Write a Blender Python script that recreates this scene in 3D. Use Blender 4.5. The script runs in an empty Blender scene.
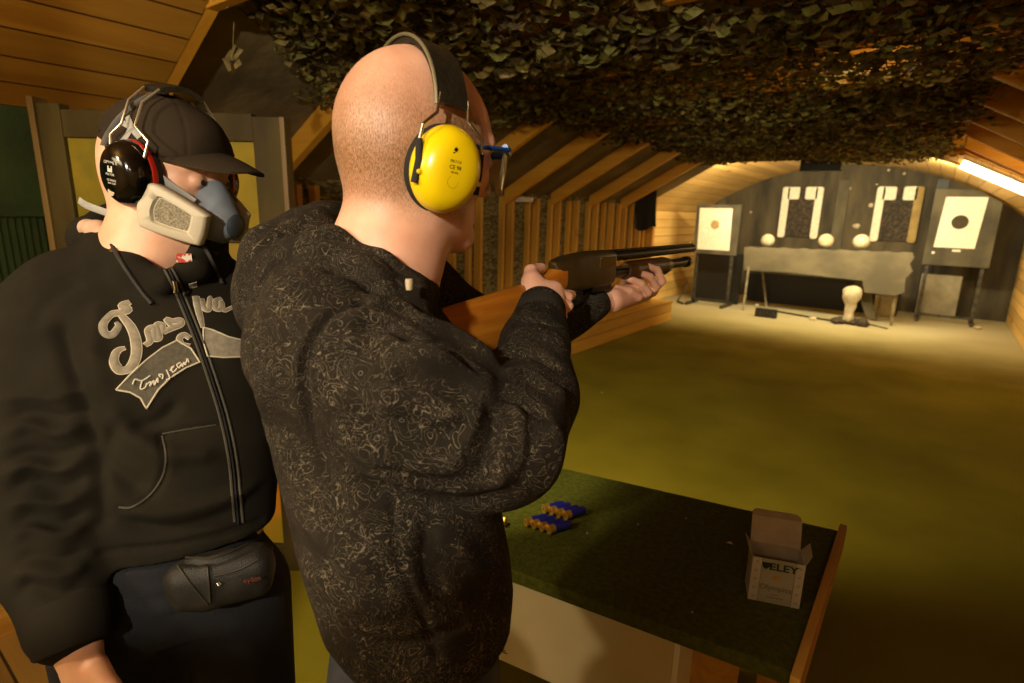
import bpy, bmesh, math, random
import numpy as np
from mathutils import Vector, Matrix
from mathutils.bvhtree import BVHTree

# ------------------------------------------------------------------ camera, light, exposure
SC = bpy.context.scene
COL = SC.collection
F = 560.0                       # focal length in pixels of a 1024 px wide frame
EYE = np.array([0.0, 0.0, 1.52])
_A = np.array([433.0, -119.0, F]); _A /= np.linalg.norm(_A)        # room axis seen from the camera
_N = np.array([-62.0, 2410.0, F]); _N = _N - _A * (_A @ _N); _N /= np.linalg.norm(_N)   # straight down
_R = np.cross(_N, _A)
cd = bpy.data.cameras.new('camera')
cd.sensor_width = 36.0
cd.lens = F / 1024 * 36.0
cd.clip_start = 0.02
cd.dof.use_dof = True
cd.dof.focus_distance = 0.9
cd.dof.aperture_fstop = 5.0
cam = bpy.data.objects.new('camera', cd)
COL.objects.link(cam)
M = Matrix(((_R[0], -_R[1], -_R[2], EYE[0]),
            (_A[0], -_A[1], -_A[2], EYE[1]),
            (-_N[0], _N[1], _N[2], EYE[2]),
            (0, 0, 0, 1)))
cam.matrix_world = M
SC.camera = cam

def P(x, y, d):
    """world point seen at photo position x, y at depth d (metres) in front of the camera"""
    v = np.array([x - 512, y - 341.5, F]) * (d / F)
    return np.array([v @ _R, v @ _A, -(v @ _N)]) + EYE

SC.view_settings.view_transform = 'Standard'
SC.view_settings.look = 'None'
SC.view_settings.gamma = 1.0
SC.view_settings.use_curve_mapping = False
SC.view_settings.exposure = 0.0

world = bpy.data.worlds.new('world'); SC.world = world
world.use_nodes = True
world.node_tree.nodes['Background'].inputs[0].default_value = (1.0, 0.75, 0.3, 1)
world.node_tree.nodes['Background'].inputs[1].default_value = 0.02

def lamp(kind, name, loc, target, power, color, **kw):
    l = bpy.data.lights.new(name, kind)
    l.energy = power; l.color = color
    for k, v in kw.items(): setattr(l, k, v)
    o = bpy.data.objects.new(name, l); COL.objects.link(o)
    o.location = loc
    o.rotation_euler = (Vector(target) - Vector(loc)).to_track_quat('-Z', 'Y').to_euler()
    return o
WARM = (1.0, 0.80, 0.50)
lamp('SPOT', 'shadow_edge_key', (0.10, -1.10, 2.05), (-0.90, 0.40, 1.70), 138, (1.0, 0.88, 0.68), spot_size=math.radians(50), spot_blend=0.16, shadow_soft_size=0.035)  # unseen key lamp; cone edge stands in for a bystander's shadow on the bench
lamp('POINT', 'left_bulb', (-1.08, -0.85, 2.06), (0, 0, 0), 48, (1.0, 0.84, 0.58), shadow_soft_size=0.05)
lamp('SPOT', 'bench_fill', (-1.18, 0.66, 2.06), (-1.17, 1.17, 0.78), 75, (1.0, 0.84, 0.52), spot_size=math.radians(45), spot_blend=0.35, shadow_soft_size=0.03)  # added unseen spot that brightens only the left of the bench
lamp('POINT', 'side_bulb', (0.78, 6.3, 1.80), (0, 0, 0), 17, (1.0, 0.74, 0.34), shadow_soft_size=0.05)
lamp('POINT', 'right_fill', (0.75, -0.9, 2.0), (0, 0, 0), 17, (1.0, 0.90, 0.72), shadow_soft_size=0.10)  # added unseen fill for the gun stock, hands and carton
lamp('SPOT', 'floor_fill', (-1.6, 1.95, 2.0), (-1.15, 4.6, 0.0), 150, (1.0, 0.80, 0.42), spot_size=math.radians(96), spot_blend=0.6, shadow_soft_size=0.12)  # added unseen spot for the range floor; cone edge shapes the lit area
lamp('AREA', 'range_light', (-1.3, 8.5, 2.15), (-1.4, 11.2, 0.75), 150, (1.0, 0.82, 0.50), shape='RECTANGLE', size=2.6, size_y=0.18)
lamp('SPOT', 'range_right_spotlight', (0.55, 8.3, 1.85), (-2.4, 11.2, 0.9), 130, (1.0, 0.80, 0.45), spot_size=math.radians(120), spot_blend=0.5, shadow_soft_size=0.08)
lamp('POINT', 'ceiling_fill', (-0.45, 3.28, 2.33), (0, 0, 0), 3.0, (1.0, 0.70, 0.30), shadow_soft_size=0.03)  # added unseen lamp to brighten the boards above the net
lamp('AREA', 'rear_ceiling_light', (-1.2, -1.6, 2.1), (-1.2, -1.0, 0.0), 18, (1.0, 0.78, 0.42), shape='RECTANGLE', size=1.2, size_y=0.5)

# ------------------------------------------------------------------ materials
class NT:
    def __init__(s, name):
        s.m = bpy.data.materials.new(name); s.m.use_nodes = True
        s.t = s.m.node_tree; s.b = s.t.nodes['Principled BSDF']
    def n(s, typ, **kw):
        nd = s.t.nodes.new(typ)
        for k, v in kw.items():
            if k.startswith('i_'):
                key = k[2:].replace('_', ' ')
                nd.inputs[key].default_value = v
            else: setattr(nd, k, v)
        return nd
    def l(s, a, ai, b, bi): s.t.links.new(a.outputs[ai], b.inputs[bi])

def rgb(h):
    def f(c):
        c /= 255.0
        return c / 12.92 if c <= 0.04045 else ((c + 0.055) / 1.055) ** 2.4
    if isinstance(h, str): h = (int(h[0:2], 16), int(h[2:4], 16), int(h[4:6], 16))
    return (f(h[0]), f(h[1]), f(h[2]), 1.0)

def mat(name, c1, c2=None, rough=0.6, metal=0.0, scale=8.0, bump=0.0, bscale=None, stretch=(1, 1, 1), detail=6.0, spec=0.5, trans=0.0, emit=None, estr=0, sheen=0.0, contrast=(0.35, 0.65), sss=0.0, alpha=1.0):
    t = NT(name); b = t.b
    b.inputs['Roughness'].default_value = rough
    b.inputs['Metallic'].default_value = metal
    b.inputs['Specular IOR Level'].default_value = spec
    b.inputs['Transmission Weight'].default_value = trans
    b.inputs['Alpha'].default_value = alpha
    if sheen: b.inputs['Sheen Weight'].default_value = sheen
    if sss:
        b.inputs['Subsurface Weight'].default_value = sss
        b.inputs['Subsurface Radius'].default_value = (0.01, 0.004, 0.002)
        b.inputs['Subsurface Scale'].default_value = 0.6
    if emit: 
        b.inputs['Emission Color'].default_value = rgb(emit); b.inputs['Emission Strength'].default_value = estr
    c1 = rgb(c1); c2 = rgb(c2) if c2 else None
    b.inputs['Base Color'].default_value = c1
    if c2 or bump:
        tc = t.n('ShaderNodeTexCoord'); mp = t.n('ShaderNodeMapping'); mp.inputs['Scale'].default_value = stretch
        t.l(tc, 'Object', mp, 0)
        nz = t.n('ShaderNodeTexNoise', i_Scale=scale, i_Detail=detail); t.l(mp, 0, nz, 'Vector')
        if c2:
            r = t.n('ShaderNodeValToRGB'); r.color_ramp.elements[0].position = contrast[0]; r.color_ramp.elements[1].position = contrast[1]
            r.color_ramp.elements[0].color = c1; r.color_ramp.elements[1].color = c2
            t.l(nz, 'Fac', r, 0); t.l(r, 0, b, 'Base Color')
        if bump:
            nb = nz
            if bscale:
                nb = t.n('ShaderNodeTexNoise', i_Scale=bscale, i_Detail=4.0); t.l(mp, 0, nb, 'Vector')
            bp = t.n('ShaderNodeBump', i_Strength=min(bump, 1.0), i_Distance=0.01 if bump <= 1 else 0.01 * bump); t.l(nb, 'Fac', bp, 'Height'); t.l(bp, 0, b, 'Normal')
    return t.m

def wood(name, c1, c2, dark, axis='Y', across='X', plank=0.0, rough=0.55, scale=1.0, knots=True, groove=0.006, spec=0.4):
    """wood with grain along one axis, optional planks of a given width across another"""
    t = NT(name); b = t.b; b.inputs['Roughness'].default_value = rough; b.inputs['Specular IOR Level'].default_value = spec
    tc = t.n('ShaderNodeTexCoord'); sep = t.n('ShaderNodeSeparateXYZ'); t.l(tc, 'Object', sep, 0)
    mp = t.n('ShaderNodeMapping'); st = [14.0 * scale] * 3; st['XYZ'.index(axis)] = 0.9 * scale
    mp.inputs['Scale'].default_value = st; 
    if plank:
        dv = t.n('ShaderNodeMath', operation='DIVIDE'); t.l(sep, across, dv, 0); dv.inputs[1].default_value = plank
        fl = t.n('ShaderNodeMath', operation='FLOOR'); t.l(dv, 0, fl, 0)
        fr = t.n('ShaderNodeMath', operation='FRACT'); t.l(dv, 0, fr, 0)
        wn = t.n('ShaderNodeTexWhiteNoise', noise_dimensions='1D'); t.l(fl, 0, wn, 'W')
        sc = t.n('ShaderNodeVectorMath', operation='SCALE'); t.l(wn, 'Color', sc, 0); sc.inputs['Scale'].default_value = 9.0
        ad = t.n('ShaderNodeVectorMath', operation='ADD'); t.l(tc, 'Object', ad, 0); t.l(sc, 0, ad, 1)
        t.l(ad, 0, mp, 0)
    else: t.l(tc, 'Object', mp, 0)
    nz = t.n('ShaderNodeTexNoise', i_Scale=1.0, i_Detail=7.0, i_Distortion=0.6, i_Roughness=0.6); t.l(mp, 0, nz, 'Vector')
    r = t.n('ShaderNodeValToRGB'); e = r.color_ramp.elements
    e[0].position = 0.3; e[1].position = 0.72; e[0].color = rgb(c1); e[1].color = rgb(c2); t.l(nz, 'Fac', r, 0)
    last = (r, 0)
    if knots:
        vo = t.n('ShaderNodeTexVoronoi', i_Scale=0.35); mk = t.n('ShaderNodeMapping')
        sk = [5.0 * scale] * 3; sk['XYZ'.index(axis)] = 2.4 * scale; mk.inputs['Scale'].default_value = sk
        t.l(mp, 0, vo, 'Vector') if False else (t.l(tc, 'Object', mk, 0), t.l(mk, 0, vo, 'Vector'))
        kr = t.n('ShaderNodeValToRGB'); kr.color_ramp.elements[0].position = 0.03; kr.color_ramp.elements[1].position = 0.10
        kr.color_ramp.elements[0].color = (1, 1, 1, 1); kr.color_ramp.elements[1].color = (0, 0, 0, 1); t.l(vo, 'Distance', kr, 0)
        mx = t.n('ShaderNodeMix', data_type='RGBA'); t.l(kr, 0, mx, 'Factor'); t.l(*last, mx, 6); mx.inputs[7].default_value = rgb(dark); last = (mx, 2)
    if plank:
        vr = t.n('ShaderNodeMapRange', i_To_Min=0.78, i_To_Max=1.12); t.l(wn, 'Value', vr, 0)
        m2 = t.n('ShaderNodeVectorMath', operation='SCALE'); t.l(*last, m2, 0); t.l(vr, 0, m2, 'Scale')
        s1 = t.n('ShaderNodeMath', operation='SUBTRACT'); t.l(fr, 0, s1, 0); s1.inputs[1].default_value = 0.5
        s2 = t.n('ShaderNodeMath', operation='ABSOLUTE'); t.l(s1, 0, s2, 0)
        s3 = t.n('ShaderNodeMath', operation='GREATER_THAN'); t.l(s2, 0, s3, 0); s3.inputs[1].default_value = 0.5 - groove / plank
        m3 = t.n('ShaderNodeMix', data_type='RGBA'); t.l(s3, 0, m3, 'Factor'); t.l(m2, 0, m3, 6); m3.inputs[7].default_value = rgb(dark); last = (m3, 2)
        iv = t.n('ShaderNodeMath', operation='SUBTRACT'); iv.inputs[0].default_value = 1.0; t.l(s3, 0, iv, 1)
        bp = t.n('ShaderNodeBump', i_Strength=0.7, i_Distance=0.01); t.l(iv, 0, bp, 'Height'); t.l(bp, 0, b, 'Normal')
    t.l(*last, b, 'Base Color')
    return t.m

# ------------------------------------------------------------------ objects
def tag(o, label=None, cat=None, group=None, kind=None):
    if label: o['label'] = label
    if cat: o['category'] = cat
    if group: o['group'] = group
    if kind: o['kind'] = kind
    return o

def empty(name, loc, label, cat, group=None):
    o = bpy.data.objects.new(name, None); COL.objects.link(o); o.location = loc; o.empty_display_size = 0.05
    return tag(o, label, cat, group)

def link(name, me, m, parent=None, smooth=False):
    o = bpy.data.objects.new(name, me); COL.objects.link(o)
    if m is not None and len(me.materials) == 0: me.materials.append(m)
    if parent is not None:
        o.parent = parent; o.matrix_parent_inverse = parent.matrix_world.inverted() if parent.type != 'EMPTY' else Matrix.Translation(-parent.location) @ Matrix.Identity(4)
    if smooth:
        me.polygons.foreach_set('use_smooth', [True] * len(me.polygons))
    return o

class MB:
    """collects shapes into one mesh"""
    def __init__(s): s.v = []; s.f = []; s.mi = []; s.cur = 0
    def add(s, v, f):
        o = len(s.v); s.v += [tuple(map(float, p)) for p in v]; s.f += [tuple(i + o for i in q) for q in f]; s.mi += [s.cur] * len(f); return s
    def box(s, c, size, R=None):
        c = np.array(c, float); h = np.array(size, float) / 2
        vs = [np.array([x, y, z]) * h for x in (-1, 1) for y in (-1, 1) for z in (-1, 1)]
        if R is not None: vs = [np.array(R) @ v for v in vs]
        return s.add([c + v for v in vs], [(0, 1, 3, 2), (4, 6, 7, 5), (0, 4, 5, 1), (2, 3, 7, 6), (0, 2, 6, 4), (1, 5, 7, 3)])
    def box2(s, a, b): a = np.array(a, float); b = np.array(b, float); return s.box((a + b) / 2, abs(b - a))
    def hexa(s, p):  # 8 points: bottom 4 ccw, top 4 ccw
        return s.add(p, [(3, 2, 1, 0), (4, 5, 6, 7), (0, 1, 5, 4), (1, 2, 6, 5), (2, 3, 7, 6), (3, 0, 4, 7)])
    def bar(s, a, b, w, h, up=(0, 0, 1)):
        a = np.array(a, float); b = np.array(b, float); d = b - a; L = np.linalg.norm(d); d /= L
        u = np.array(up, float); u = u - d * (u @ d)
        if np.linalg.norm(u) < 1e-3: u = np.array([0, 1.0, 0]) - d * d[1]
        u /= np.linalg.norm(u); r = np.cross(d, u)
        p = [a + r * sx * w / 2 + u * sz * h / 2 for sx, sz in ((-1, -1), (1, -1), (1, 1), (-1, 1))]
        q = [x + d * L for x in p]
        return s.hexa(p + q)
    def tube(s, pts, r, n=10, caps=True, flat=1.0, up=(0, 0, 1)):
        pts = [np.array(p, float) for p in pts]; k = len(pts)
        rs = list(r) if hasattr(r, '__len__') else [r] * k
        u = np.array(up, float); vs = []; prev = None
        for i in range(k):
            d = pts[min(i + 1, k - 1)] - pts[max(i - 1, 0)]; d = d / (np.linalg.norm(d) + 1e-9)
            if prev is None:
                a = u - d * (u @ d)
                if np.linalg.norm(a) < 1e-3: a = np.array([1.0, 0, 0]) - d * d[0]
            else: a = prev - d * (prev @ d)
            a /= np.linalg.norm(a) + 1e-9; prev = a; bb = np.cross(d, a)
            for j in range(n):
                t = 2 * math.pi * j / n
                vs.append(pts[i] + (a * math.cos(t) * flat + bb * math.sin(t)) * rs[i])
        fs = [(i * n + j, i * n + (j + 1) % n, (i + 1) * n + (j + 1) % n, (i + 1) * n + j) for i in range(k - 1) for j in range(n)]
        if caps: fs += [tuple(range(n))[::-1], tuple((k - 1) * n + j for j in range(n))]
        return s.add(vs, fs)
    def lathe(s, prof, c, axis=(0, 0, 1), n=24, sx=1.0, sy=1.0, xdir=None):
        """prof: (radius, height) pairs along axis from c"""
        ax = np.array(axis, float); ax /= np.linalg.norm(ax)
        a = np.array(xdir, float) if xdir is not None else (np.array([1.0, 0, 0]) if abs(ax[0]) < .8 else np.array([0, 1.0, 0]))
        a = a - ax * (a @ ax); a /= np.linalg.norm(a); bb = np.cross(ax, a); c = np.array(c, float); vs = []
        for r, h in prof:
            for j in range(n):
                t = 2 * math.pi * j / n; vs.append(c + ax * h + (a * math.cos(t) * sx + bb * math.sin(t) * sy) * r)
        k = len(prof)
        fs = [(i * n + j, i * n + (j + 1) % n, (i + 1) * n + (j + 1) % n, (i + 1) * n + j) for i in range(k - 1) for j in range(n)]
        fs += [tuple(range(n))[::-1], tuple((k - 1) * n + j for j in range(n))]
        return s.add(vs, fs)
    def prism(s, poly, o, ux, uy, depth):
        """2d polygon poly in plane (o, ux, uy), extruded by vector depth"""
        o, ux, uy, depth = [np.array(q, float) for q in (o, ux, uy, depth)]
        a = [o + ux * p[0] + uy * p[1] for p in poly]; b = [p + depth for p in a]; n = len(poly)
        return s.add(a + b, [tuple(range(n))[::-1], tuple(range(n, 2 * n))] + [(i, (i + 1) % n, (i + 1) % n + n, i + n) for i in range(n)])
    def mesh(s, name):
        me = bpy.data.meshes.new(name); me.from_pydata(s.v, [], s.f); me.update()
        if any(s.mi): me.polygons.foreach_set('material_index', s.mi)
        return me
    def build(s, name, m, parent=None, smooth=False, bevel=0.0, seg=2, mats=None, angle=40):
        me = s.mesh(name)
        if mats:
            for x in mats: me.materials.append(x)
        bm = bmesh.new(); bm.from_mesh(me)
        bmesh.ops.recalc_face_normals(bm, faces=bm.faces)
        if bevel:
            es = [e for e in bm.edges if len(e.link_faces) == 2 and e.calc_face_angle(0) > math.radians(30)]
            bmesh.ops.bevel(bm, geom=es, offset=bevel, segments=seg, affect='EDGES', profile=0.6, clamp_overlap=True)
        if smooth:
            for e in bm.edges:
                if len(e.link_faces) == 2 and e.calc_face_angle(0) > math.radians(angle): e.smooth = False
        bm.to_mesh(me); bm.free()
        return link(name, me, m, parent, smooth)

def text_mesh(txt, size, extrude=0.0003, bold=0.0):
    cu = bpy.data.curves.new('t', 'FONT'); cu.body = txt; cu.size = size; cu.extrude = extrude; cu.align_x = 'CENTER'; cu.align_y = 'CENTER'; cu.offset = bold
    o = bpy.data.objects.new('t', cu); COL.objects.link(o)
    me = bpy.data.meshes.new_from_object(o.evaluated_get(bpy.context.evaluated_depsgraph_get()))
    bpy.data.objects.remove(o); return me

def frame_xf(o, x, y):
    """matrix with origin o, x axis x, y axis y"""
    x = Vector(x).normalized(); y = Vector(y); y = (y - x * y.dot(x)).normalized(); z = x.cross(y)
    return Matrix(((x.x, y.x, z.x, o[0]), (x.y, y.y, z.y, o[1]), (x.z, y.z, z.z, o[2]), (0, 0, 0, 1)))

# ------------------------------------------------------------------ smooth solid modelling for bodies and cloth
class SDF:
    def __init__(s): s.p = []
    def cone(s, a, b, ra, rb, k=0.02, sub=False, sq=None): s.p.append(('c', np.array(a, float), np.array(b, float), ra, rb, k, sub)); return s
    def chain(s, pts, rs, k=0.02, sub=False):
        for i in range(len(pts) - 1): s.cone(pts[i], pts[i + 1], rs[i], rs[i + 1], k, sub)
        return s
    def ell(s, c, r, R=None, k=0.02, sub=False): s.p.append(('e', np.array(c, float), np.array(r, float), np.eye(3) if R is None else np.array(R, float), None, k, sub)); return s
    def box(s, c, h, R=None, rad=0.005, k=0.01, sub=False): s.p.append(('b', np.array(c, float), np.array(h, float), np.eye(3) if R is None else np.array(R, float), rad, k, sub)); return s
    def stack(s, secs, fwd, k=0.03):
        """secs: list of (center, lateral, front-back) sections from bottom to top; fwd: horizontal facing"""
        s.p.append(('s', secs, np.array(fwd, float), None, None, k, False)); return s
    def cut(s, c, n, k=0.004): s.p.append(('p', np.array(c, float), np.array(n, float) / np.linalg.norm(n), None, None, k, True)); return s
    def eval(s, X):
        D = None
        for p in s.p:
            ty = p[0]; k = p[5]
            if ty == 'c':
                a, b, ra, rb = p[1:5]; ab = b - a; t = np.clip(((X - a) @ ab) / (ab @ ab + 1e-12), 0, 1)
                d = np.linalg.norm(X - a - t[..., None] * ab, axis=-1) - (ra + (rb - ra) * t)
            elif ty == 'e':
                q = (X - p[1]) @ p[3] / p[2]; n = np.linalg.norm(q, axis=-1); g = np.linalg.norm(q / p[2], axis=-1) + 1e-9
                d = n * (n - 1) / g
            elif ty == 'b':
                q = np.abs((X - p[1]) @ p[3]) - p[2] + p[4]
                d = np.linalg.norm(np.maximum(q, 0), axis=-1) + np.minimum(q.max(-1), 0) - p[4]
            elif ty == 'p': d = -((X - p[1]) @ p[2])
            else:
                secs, fw = p[1], p[2]; fw = fw / np.linalg.norm(fw); lt = np.array([-fw[1], fw[0], 0])
                zs = np.array([q[0][2] for q in secs]); order = np.argsort(zs); zs = zs[order]
                z = np.clip(X[..., 2], zs[0], zs[-1])
                f = lambda arr: np.interp(z, zs, np.array(arr)[order])
                cx = f([q[0][0] for q in secs]); cy = f([q[0][1] for q in secs]); la = f([q[1] for q in secs]); fb = f([q[2] for q in secs])
                dx = X[..., 0] - cx; dy = X[..., 1] - cy
                u = (dx * fw[0] + dy * fw[1]) / fb; v = (dx * lt[0] + dy * lt[1]) / la
                n = (np.abs(u) ** 2.3 + np.abs(v) ** 2.3) ** (1 / 2.3); d = (n - 1) * np.minimum(fb, la)
                dz = np.abs(X[..., 2] - z); d = np.where(dz > 0, np.sqrt(np.maximum(d, 0) ** 2 + dz ** 2) + np.minimum(d, 0) * 0, d)
            if D is None: D = d; continue
            if p[6]:
                h = np.clip(0.5 - 0.5 * (D + d) / k, 0, 1); D = D * (1 - h) - d * h + k * h * (1 - h)
            else:
                h = np.clip(0.5 + 0.5 * (D - d) / k, 0, 1); D = D * (1 - h) + d * h - k * h * (1 - h)
        return D
    def bounds(s):
        lo = np.full(3, 9e9); hi = -lo
        for p in s.p:
            if p[6] or p[0] == 'p': continue
            if p[0] == 'c': a = np.minimum(p[1] - p[3], p[2] - p[4]); b = np.maximum(p[1] + p[3], p[2] + p[4])
            elif p[0] in 'eb': r = np.linalg.norm(p[2]); r = p[2].max() if p[0] == 'e' else r; a = p[1] - r; b = p[1] + r
            else:
                m = max(max(q[1], q[2]) for q in p[1]); cs = np.array([q[0] for q in p[1]]); a = cs.min(0) - m; b = cs.max(0) + m; a[2] = cs[:, 2].min() - .01; b[2] = cs[:, 2].max() + .01
            lo = np.minimum(lo, a); hi = np.maximum(hi, b)
        return lo, hi
    def surface(s, h, fn=None):
        lo, hi = s.bounds(); lo = lo - 3 * h; n = np.ceil((hi - lo) / h).astype(int) + 4
        ax = [lo[i] + h * np.arange(n[i]) for i in range(3)]
        D = np.empty(n, np.float32)
        for i in range(0, n[0], 24):
            g = np.stack(np.meshgrid(ax[0][i:i + 24], ax[1], ax[2], indexing='ij'), -1)
            d = s.eval(g)
            if fn is not None: d = fn(g, d)
            D[i:i + 24] = d
        return nets(D, lo, h)

def nets(D, lo, h):
    """surface nets: vertices and quads of the zero level"""
    S = D < 0; n = np.array(D.shape)
    c = np.zeros(tuple(n - 1), np.int32)
    cs = np.zeros(tuple(n - 1) + (3,), np.float32)
    def sl(o, m): return tuple(slice(o[i], o[i] + m[i]) for i in range(3))
    for axn in range(3):
        for u in (0, 1):
            for v in (0, 1):
                o = [0, 0, 0]; others = [i for i in range(3) if i != axn]; o[others[0]] = u; o[others[1]] = v
                e = list(o); e[axn] += 1
                a = D[sl(o, n - 1)]; b = D[sl(e, n - 1)]
                cr = (a < 0) != (b < 0); t = np.where(cr, a / np.where(a - b == 0, 1, a - b), 0)
                c += cr
                cs[..., axn] += np.where(cr, t, 0)
                cs[..., others[0]] += np.where(cr, u, 0); cs[..., others[1]] += np.where(cr, v, 0)
    act = c > 0; idx = -np.ones(act.shape, np.int64); ii = np.argwhere(act); idx[act] = np.arange(len(ii))
    V = lo + h * (ii + cs[act] / c[act][:, None])
    Q = []
    for axn in range(3):
        m = n.copy(); m[axn] -= 1
        o = [0, 0, 0]; e = [0, 0, 0]; e[axn] = 1; mm = n.copy(); mm[axn] -= 1
        a = S[tuple(slice(0, mm[i]) for i in range(3))]; b = S[tuple(slice(e[i], e[i] + mm[i]) for i in range(3))]
        cr = np.argwhere(a != b); o1, o2 = [i for i in range(3) if i != axn]
        cr = cr[(cr[:, o1] > 0) & (cr[:, o2] > 0) & (cr[:, o1] < n[o1] - 1) & (cr[:, o2] < n[o2] - 1)]
        ins = a[cr[:, 0], cr[:, 1], cr[:, 2]]
        def g(du, dv):
            q = cr.copy(); q[:, o1] -= du; q[:, o2] -= dv; return idx[q[:, 0], q[:, 1], q[:, 2]]
        q = np.stack([g(0, 0), g(1, 0), g(1, 1), g(0, 1)], 1)
        fl = ins if axn != 1 else ~ins
        q[~fl] = q[~fl][:, ::-1]
        Q.append(q)
    return V, np.concatenate(Q)

def smooth_v(V, Q, it=1, f=0.5):
    E = np.concatenate([Q[:, [0, 1]], Q[:, [1, 2]], Q[:, [2, 3]], Q[:, [3, 0]]])
    for _ in range(it):
        acc = np.zeros_like(V); cnt = np.zeros(len(V))
        np.add.at(acc, E[:, 0], V[E[:, 1]]); np.add.at(acc, E[:, 1], V[E[:, 0]]); np.add.at(cnt, E[:, 0], 1); np.add.at(cnt, E[:, 1], 1)
        V = V * (1 - f) + f * acc / cnt[:, None]
    return V

def normals_v(V, Q):
    n = np.cross(V[Q[:, 2]] - V[Q[:, 0]], V[Q[:, 3]] - V[Q[:, 1]]); N = np.zeros_like(V)
    for i in range(4): np.add.at(N, Q[:, i], n)
    return N / (np.linalg.norm(N, axis=1)[:, None] + 1e-12)

def bvh_of(V, Q): return BVHTree.FromPolygons([tuple(v) for v in V.tolist()], Q.tolist())

def hit(bvh, x, y):
    """point and normal where the ray towards photo position x, y meets a surface"""
    d = P(x, y, 1.0) - EYE; r = bvh.ray_cast(Vector(EYE), Vector(d / np.linalg.norm(d)))
    return (np.array(r[0]), np.array(r[1])) if r[0] is not None else None

def seg_dist(V, pts):
    best = np.full(len(V), 9e9); par = np.zeros(len(V)); L = 0; tot = sum(np.linalg.norm(pts[i + 1] - pts[i]) for i in range(len(pts) - 1))
    for i in range(len(pts) - 1):
        a, b = pts[i], pts[i + 1]; ab = b - a; l = np.linalg.norm(ab); t = np.clip(((V - a) @ ab) / (ab @ ab + 1e-12), 0, 1)
        d = np.linalg.norm(V - a - t[:, None] * ab, axis=1); m = d < best; best[m] = d[m]; par[m] = (L + t[m] * l) / (tot + 1e-9); L += l
    return best, par

def sculpt(V, Q, strokes):
    """folds: each stroke is (points traced on the photo, width, height); fades at its ends"""
    bvh = bvh_of(V, Q); N = normals_v(V, Q); off = np.zeros(len(V))
    for st in strokes:
        pts, w, amp = st[:3]; fade = st[3] if len(st) > 3 else True
        pts = catmull(pts, 4)
        h3 = [hit(bvh, *p) for p in pts]; h3 = [q[0] for q in h3 if q is not None]
        if len(h3) < 2: continue
        d, t = seg_dist(V, h3)
        e = np.exp(-(d / w) ** 2)
        if fade: e *= np.clip(np.minimum(t, 1 - t) * 5 + 0.15, 0, 1)
        off += amp * e
    return V + N * off[:, None]

def catmull(pts, n):
    pts = [np.array(p, float) for p in pts]
    if len(pts) < 3: return [pts[0] + (pts[-1] - pts[0]) * i / n for i in range(n + 1)]
    ext = [2 * pts[0] - pts[1]] + pts + [2 * pts[-1] - pts[-2]]; out = []
    for i in range(1, len(ext) - 2):
        p0, p1, p2, p3 = ext[i - 1:i + 3]
        for j in range(n):
            t = j / n; out.append(0.5 * (2 * p1 + (p2 - p0) * t + (2 * p0 - 5 * p1 + 4 * p2 - p3) * t * t + (3 * p1 - p0 - 3 * p2 + p3) * t ** 3))
    return out + [pts[-1]]

def mesh_vq(name, V, Q):
    me = bpy.data.meshes.new(name); me.vertices.add(len(V)); me.vertices.foreach_set('co', np.asarray(V, np.float32).ravel())
    me.loops.add(len(Q) * 4); me.loops.foreach_set('vertex_index', Q.astype(np.int32).ravel())
    me.polygons.add(len(Q)); me.polygons.foreach_set('loop_start', (np.arange(len(Q)) * 4).astype(np.int32))
    me.update(calc_edges=True); me.validate(); return me

def solid(name, V, Q, m, parent=None):
    bmv = link(name, mesh_vq(name, V, Q), m, parent, True)
    return bmv

def join_vq(parts):
    vs = []; qs = []; o = 0
    for V, Q in parts: vs.append(V); qs.append(Q + o); o += len(V)
    return np.concatenate(vs), np.concatenate(qs)

def on_surface_tube(mb, bvh, pts, r, n=6, flat=1.0, lift=0.0, sub=5, rs=None):
    """tube lying on a surface along a line traced on the photo"""
    cp = catmull(pts, sub); out = []
    for p in cp:
        q = hit(bvh, *p)
        if q is not None: out.append(q[0] + q[1] * lift)
    if len(out) > 1:
        nn = hit(bvh, *cp[0]); up = nn[1] if nn is not None else (0, 0, 1)
        mb.tube(out, r if rs is None else np.interp(np.linspace(0, 1, len(out)), np.linspace(0, 1, len(rs)), rs), n=n, flat=flat, up=up)
    return out
# ------------------------------------------------------------------ the room
M_PLANK = wood('ceiling_planks', 'B07A26', 'D09A3A', '5A3408', 'Y', 'X', plank=0.125, groove=0.004)
M_RAFT = wood('rafter_timber', 'D69428', 'E8AC3C', '9A5E12', 'X', 'Z', rough=0.5)
M_STUD = wood('stud_timber', 'C99030', 'DFA844', '8A5512', 'Z', 'X', rough=0.5)
M_VAULT = wood('vault_boards', 'C9A25A', 'E2BD74', '8A6428', 'Y', 'X', plank=0.16, groove=0.004)
M_WBOARD = wood('wall_boards', 'C9A25A', 'DDB76C', '7A5520', 'Y', 'Z', plank=0.145, groove=0.004)
M_LEDGE = wood('ledge_boards', 'B98A34', 'D2A348', '6E4A10', 'Y', 'Z', plank=0.14, groove=0.004, scale=1.2)
M_DECK = wood('deck_boards', '8A6A34', 'A5803C', '3A2A10', 'X', 'Y', plank=0.13, groove=0.004)
M_ROUGH = mat('rough_concrete', '5E5033', '8A7850', rough=0.95, scale=2.6, bump=1.0, bscale=14, contrast=(.3, .7))
M_GRAVEL = mat('ribbed_fill', '585034', 'A09468', rough=0.95, scale=26, stretch=(1, 0.8, 2.6), bump=1.5, contrast=(.4, .6))
M_GREENW = mat('green_boards', '26361A', '3C5226', rough=0.8, scale=3, bump=0.3, bscale=40)
M_BACK = mat('dark_backstop', '2C281C', '5C523A', rough=0.85, scale=1.6, stretch=(2.5, 1, .5), bump=.4, bscale=30, contrast=(.35, .75))

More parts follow.
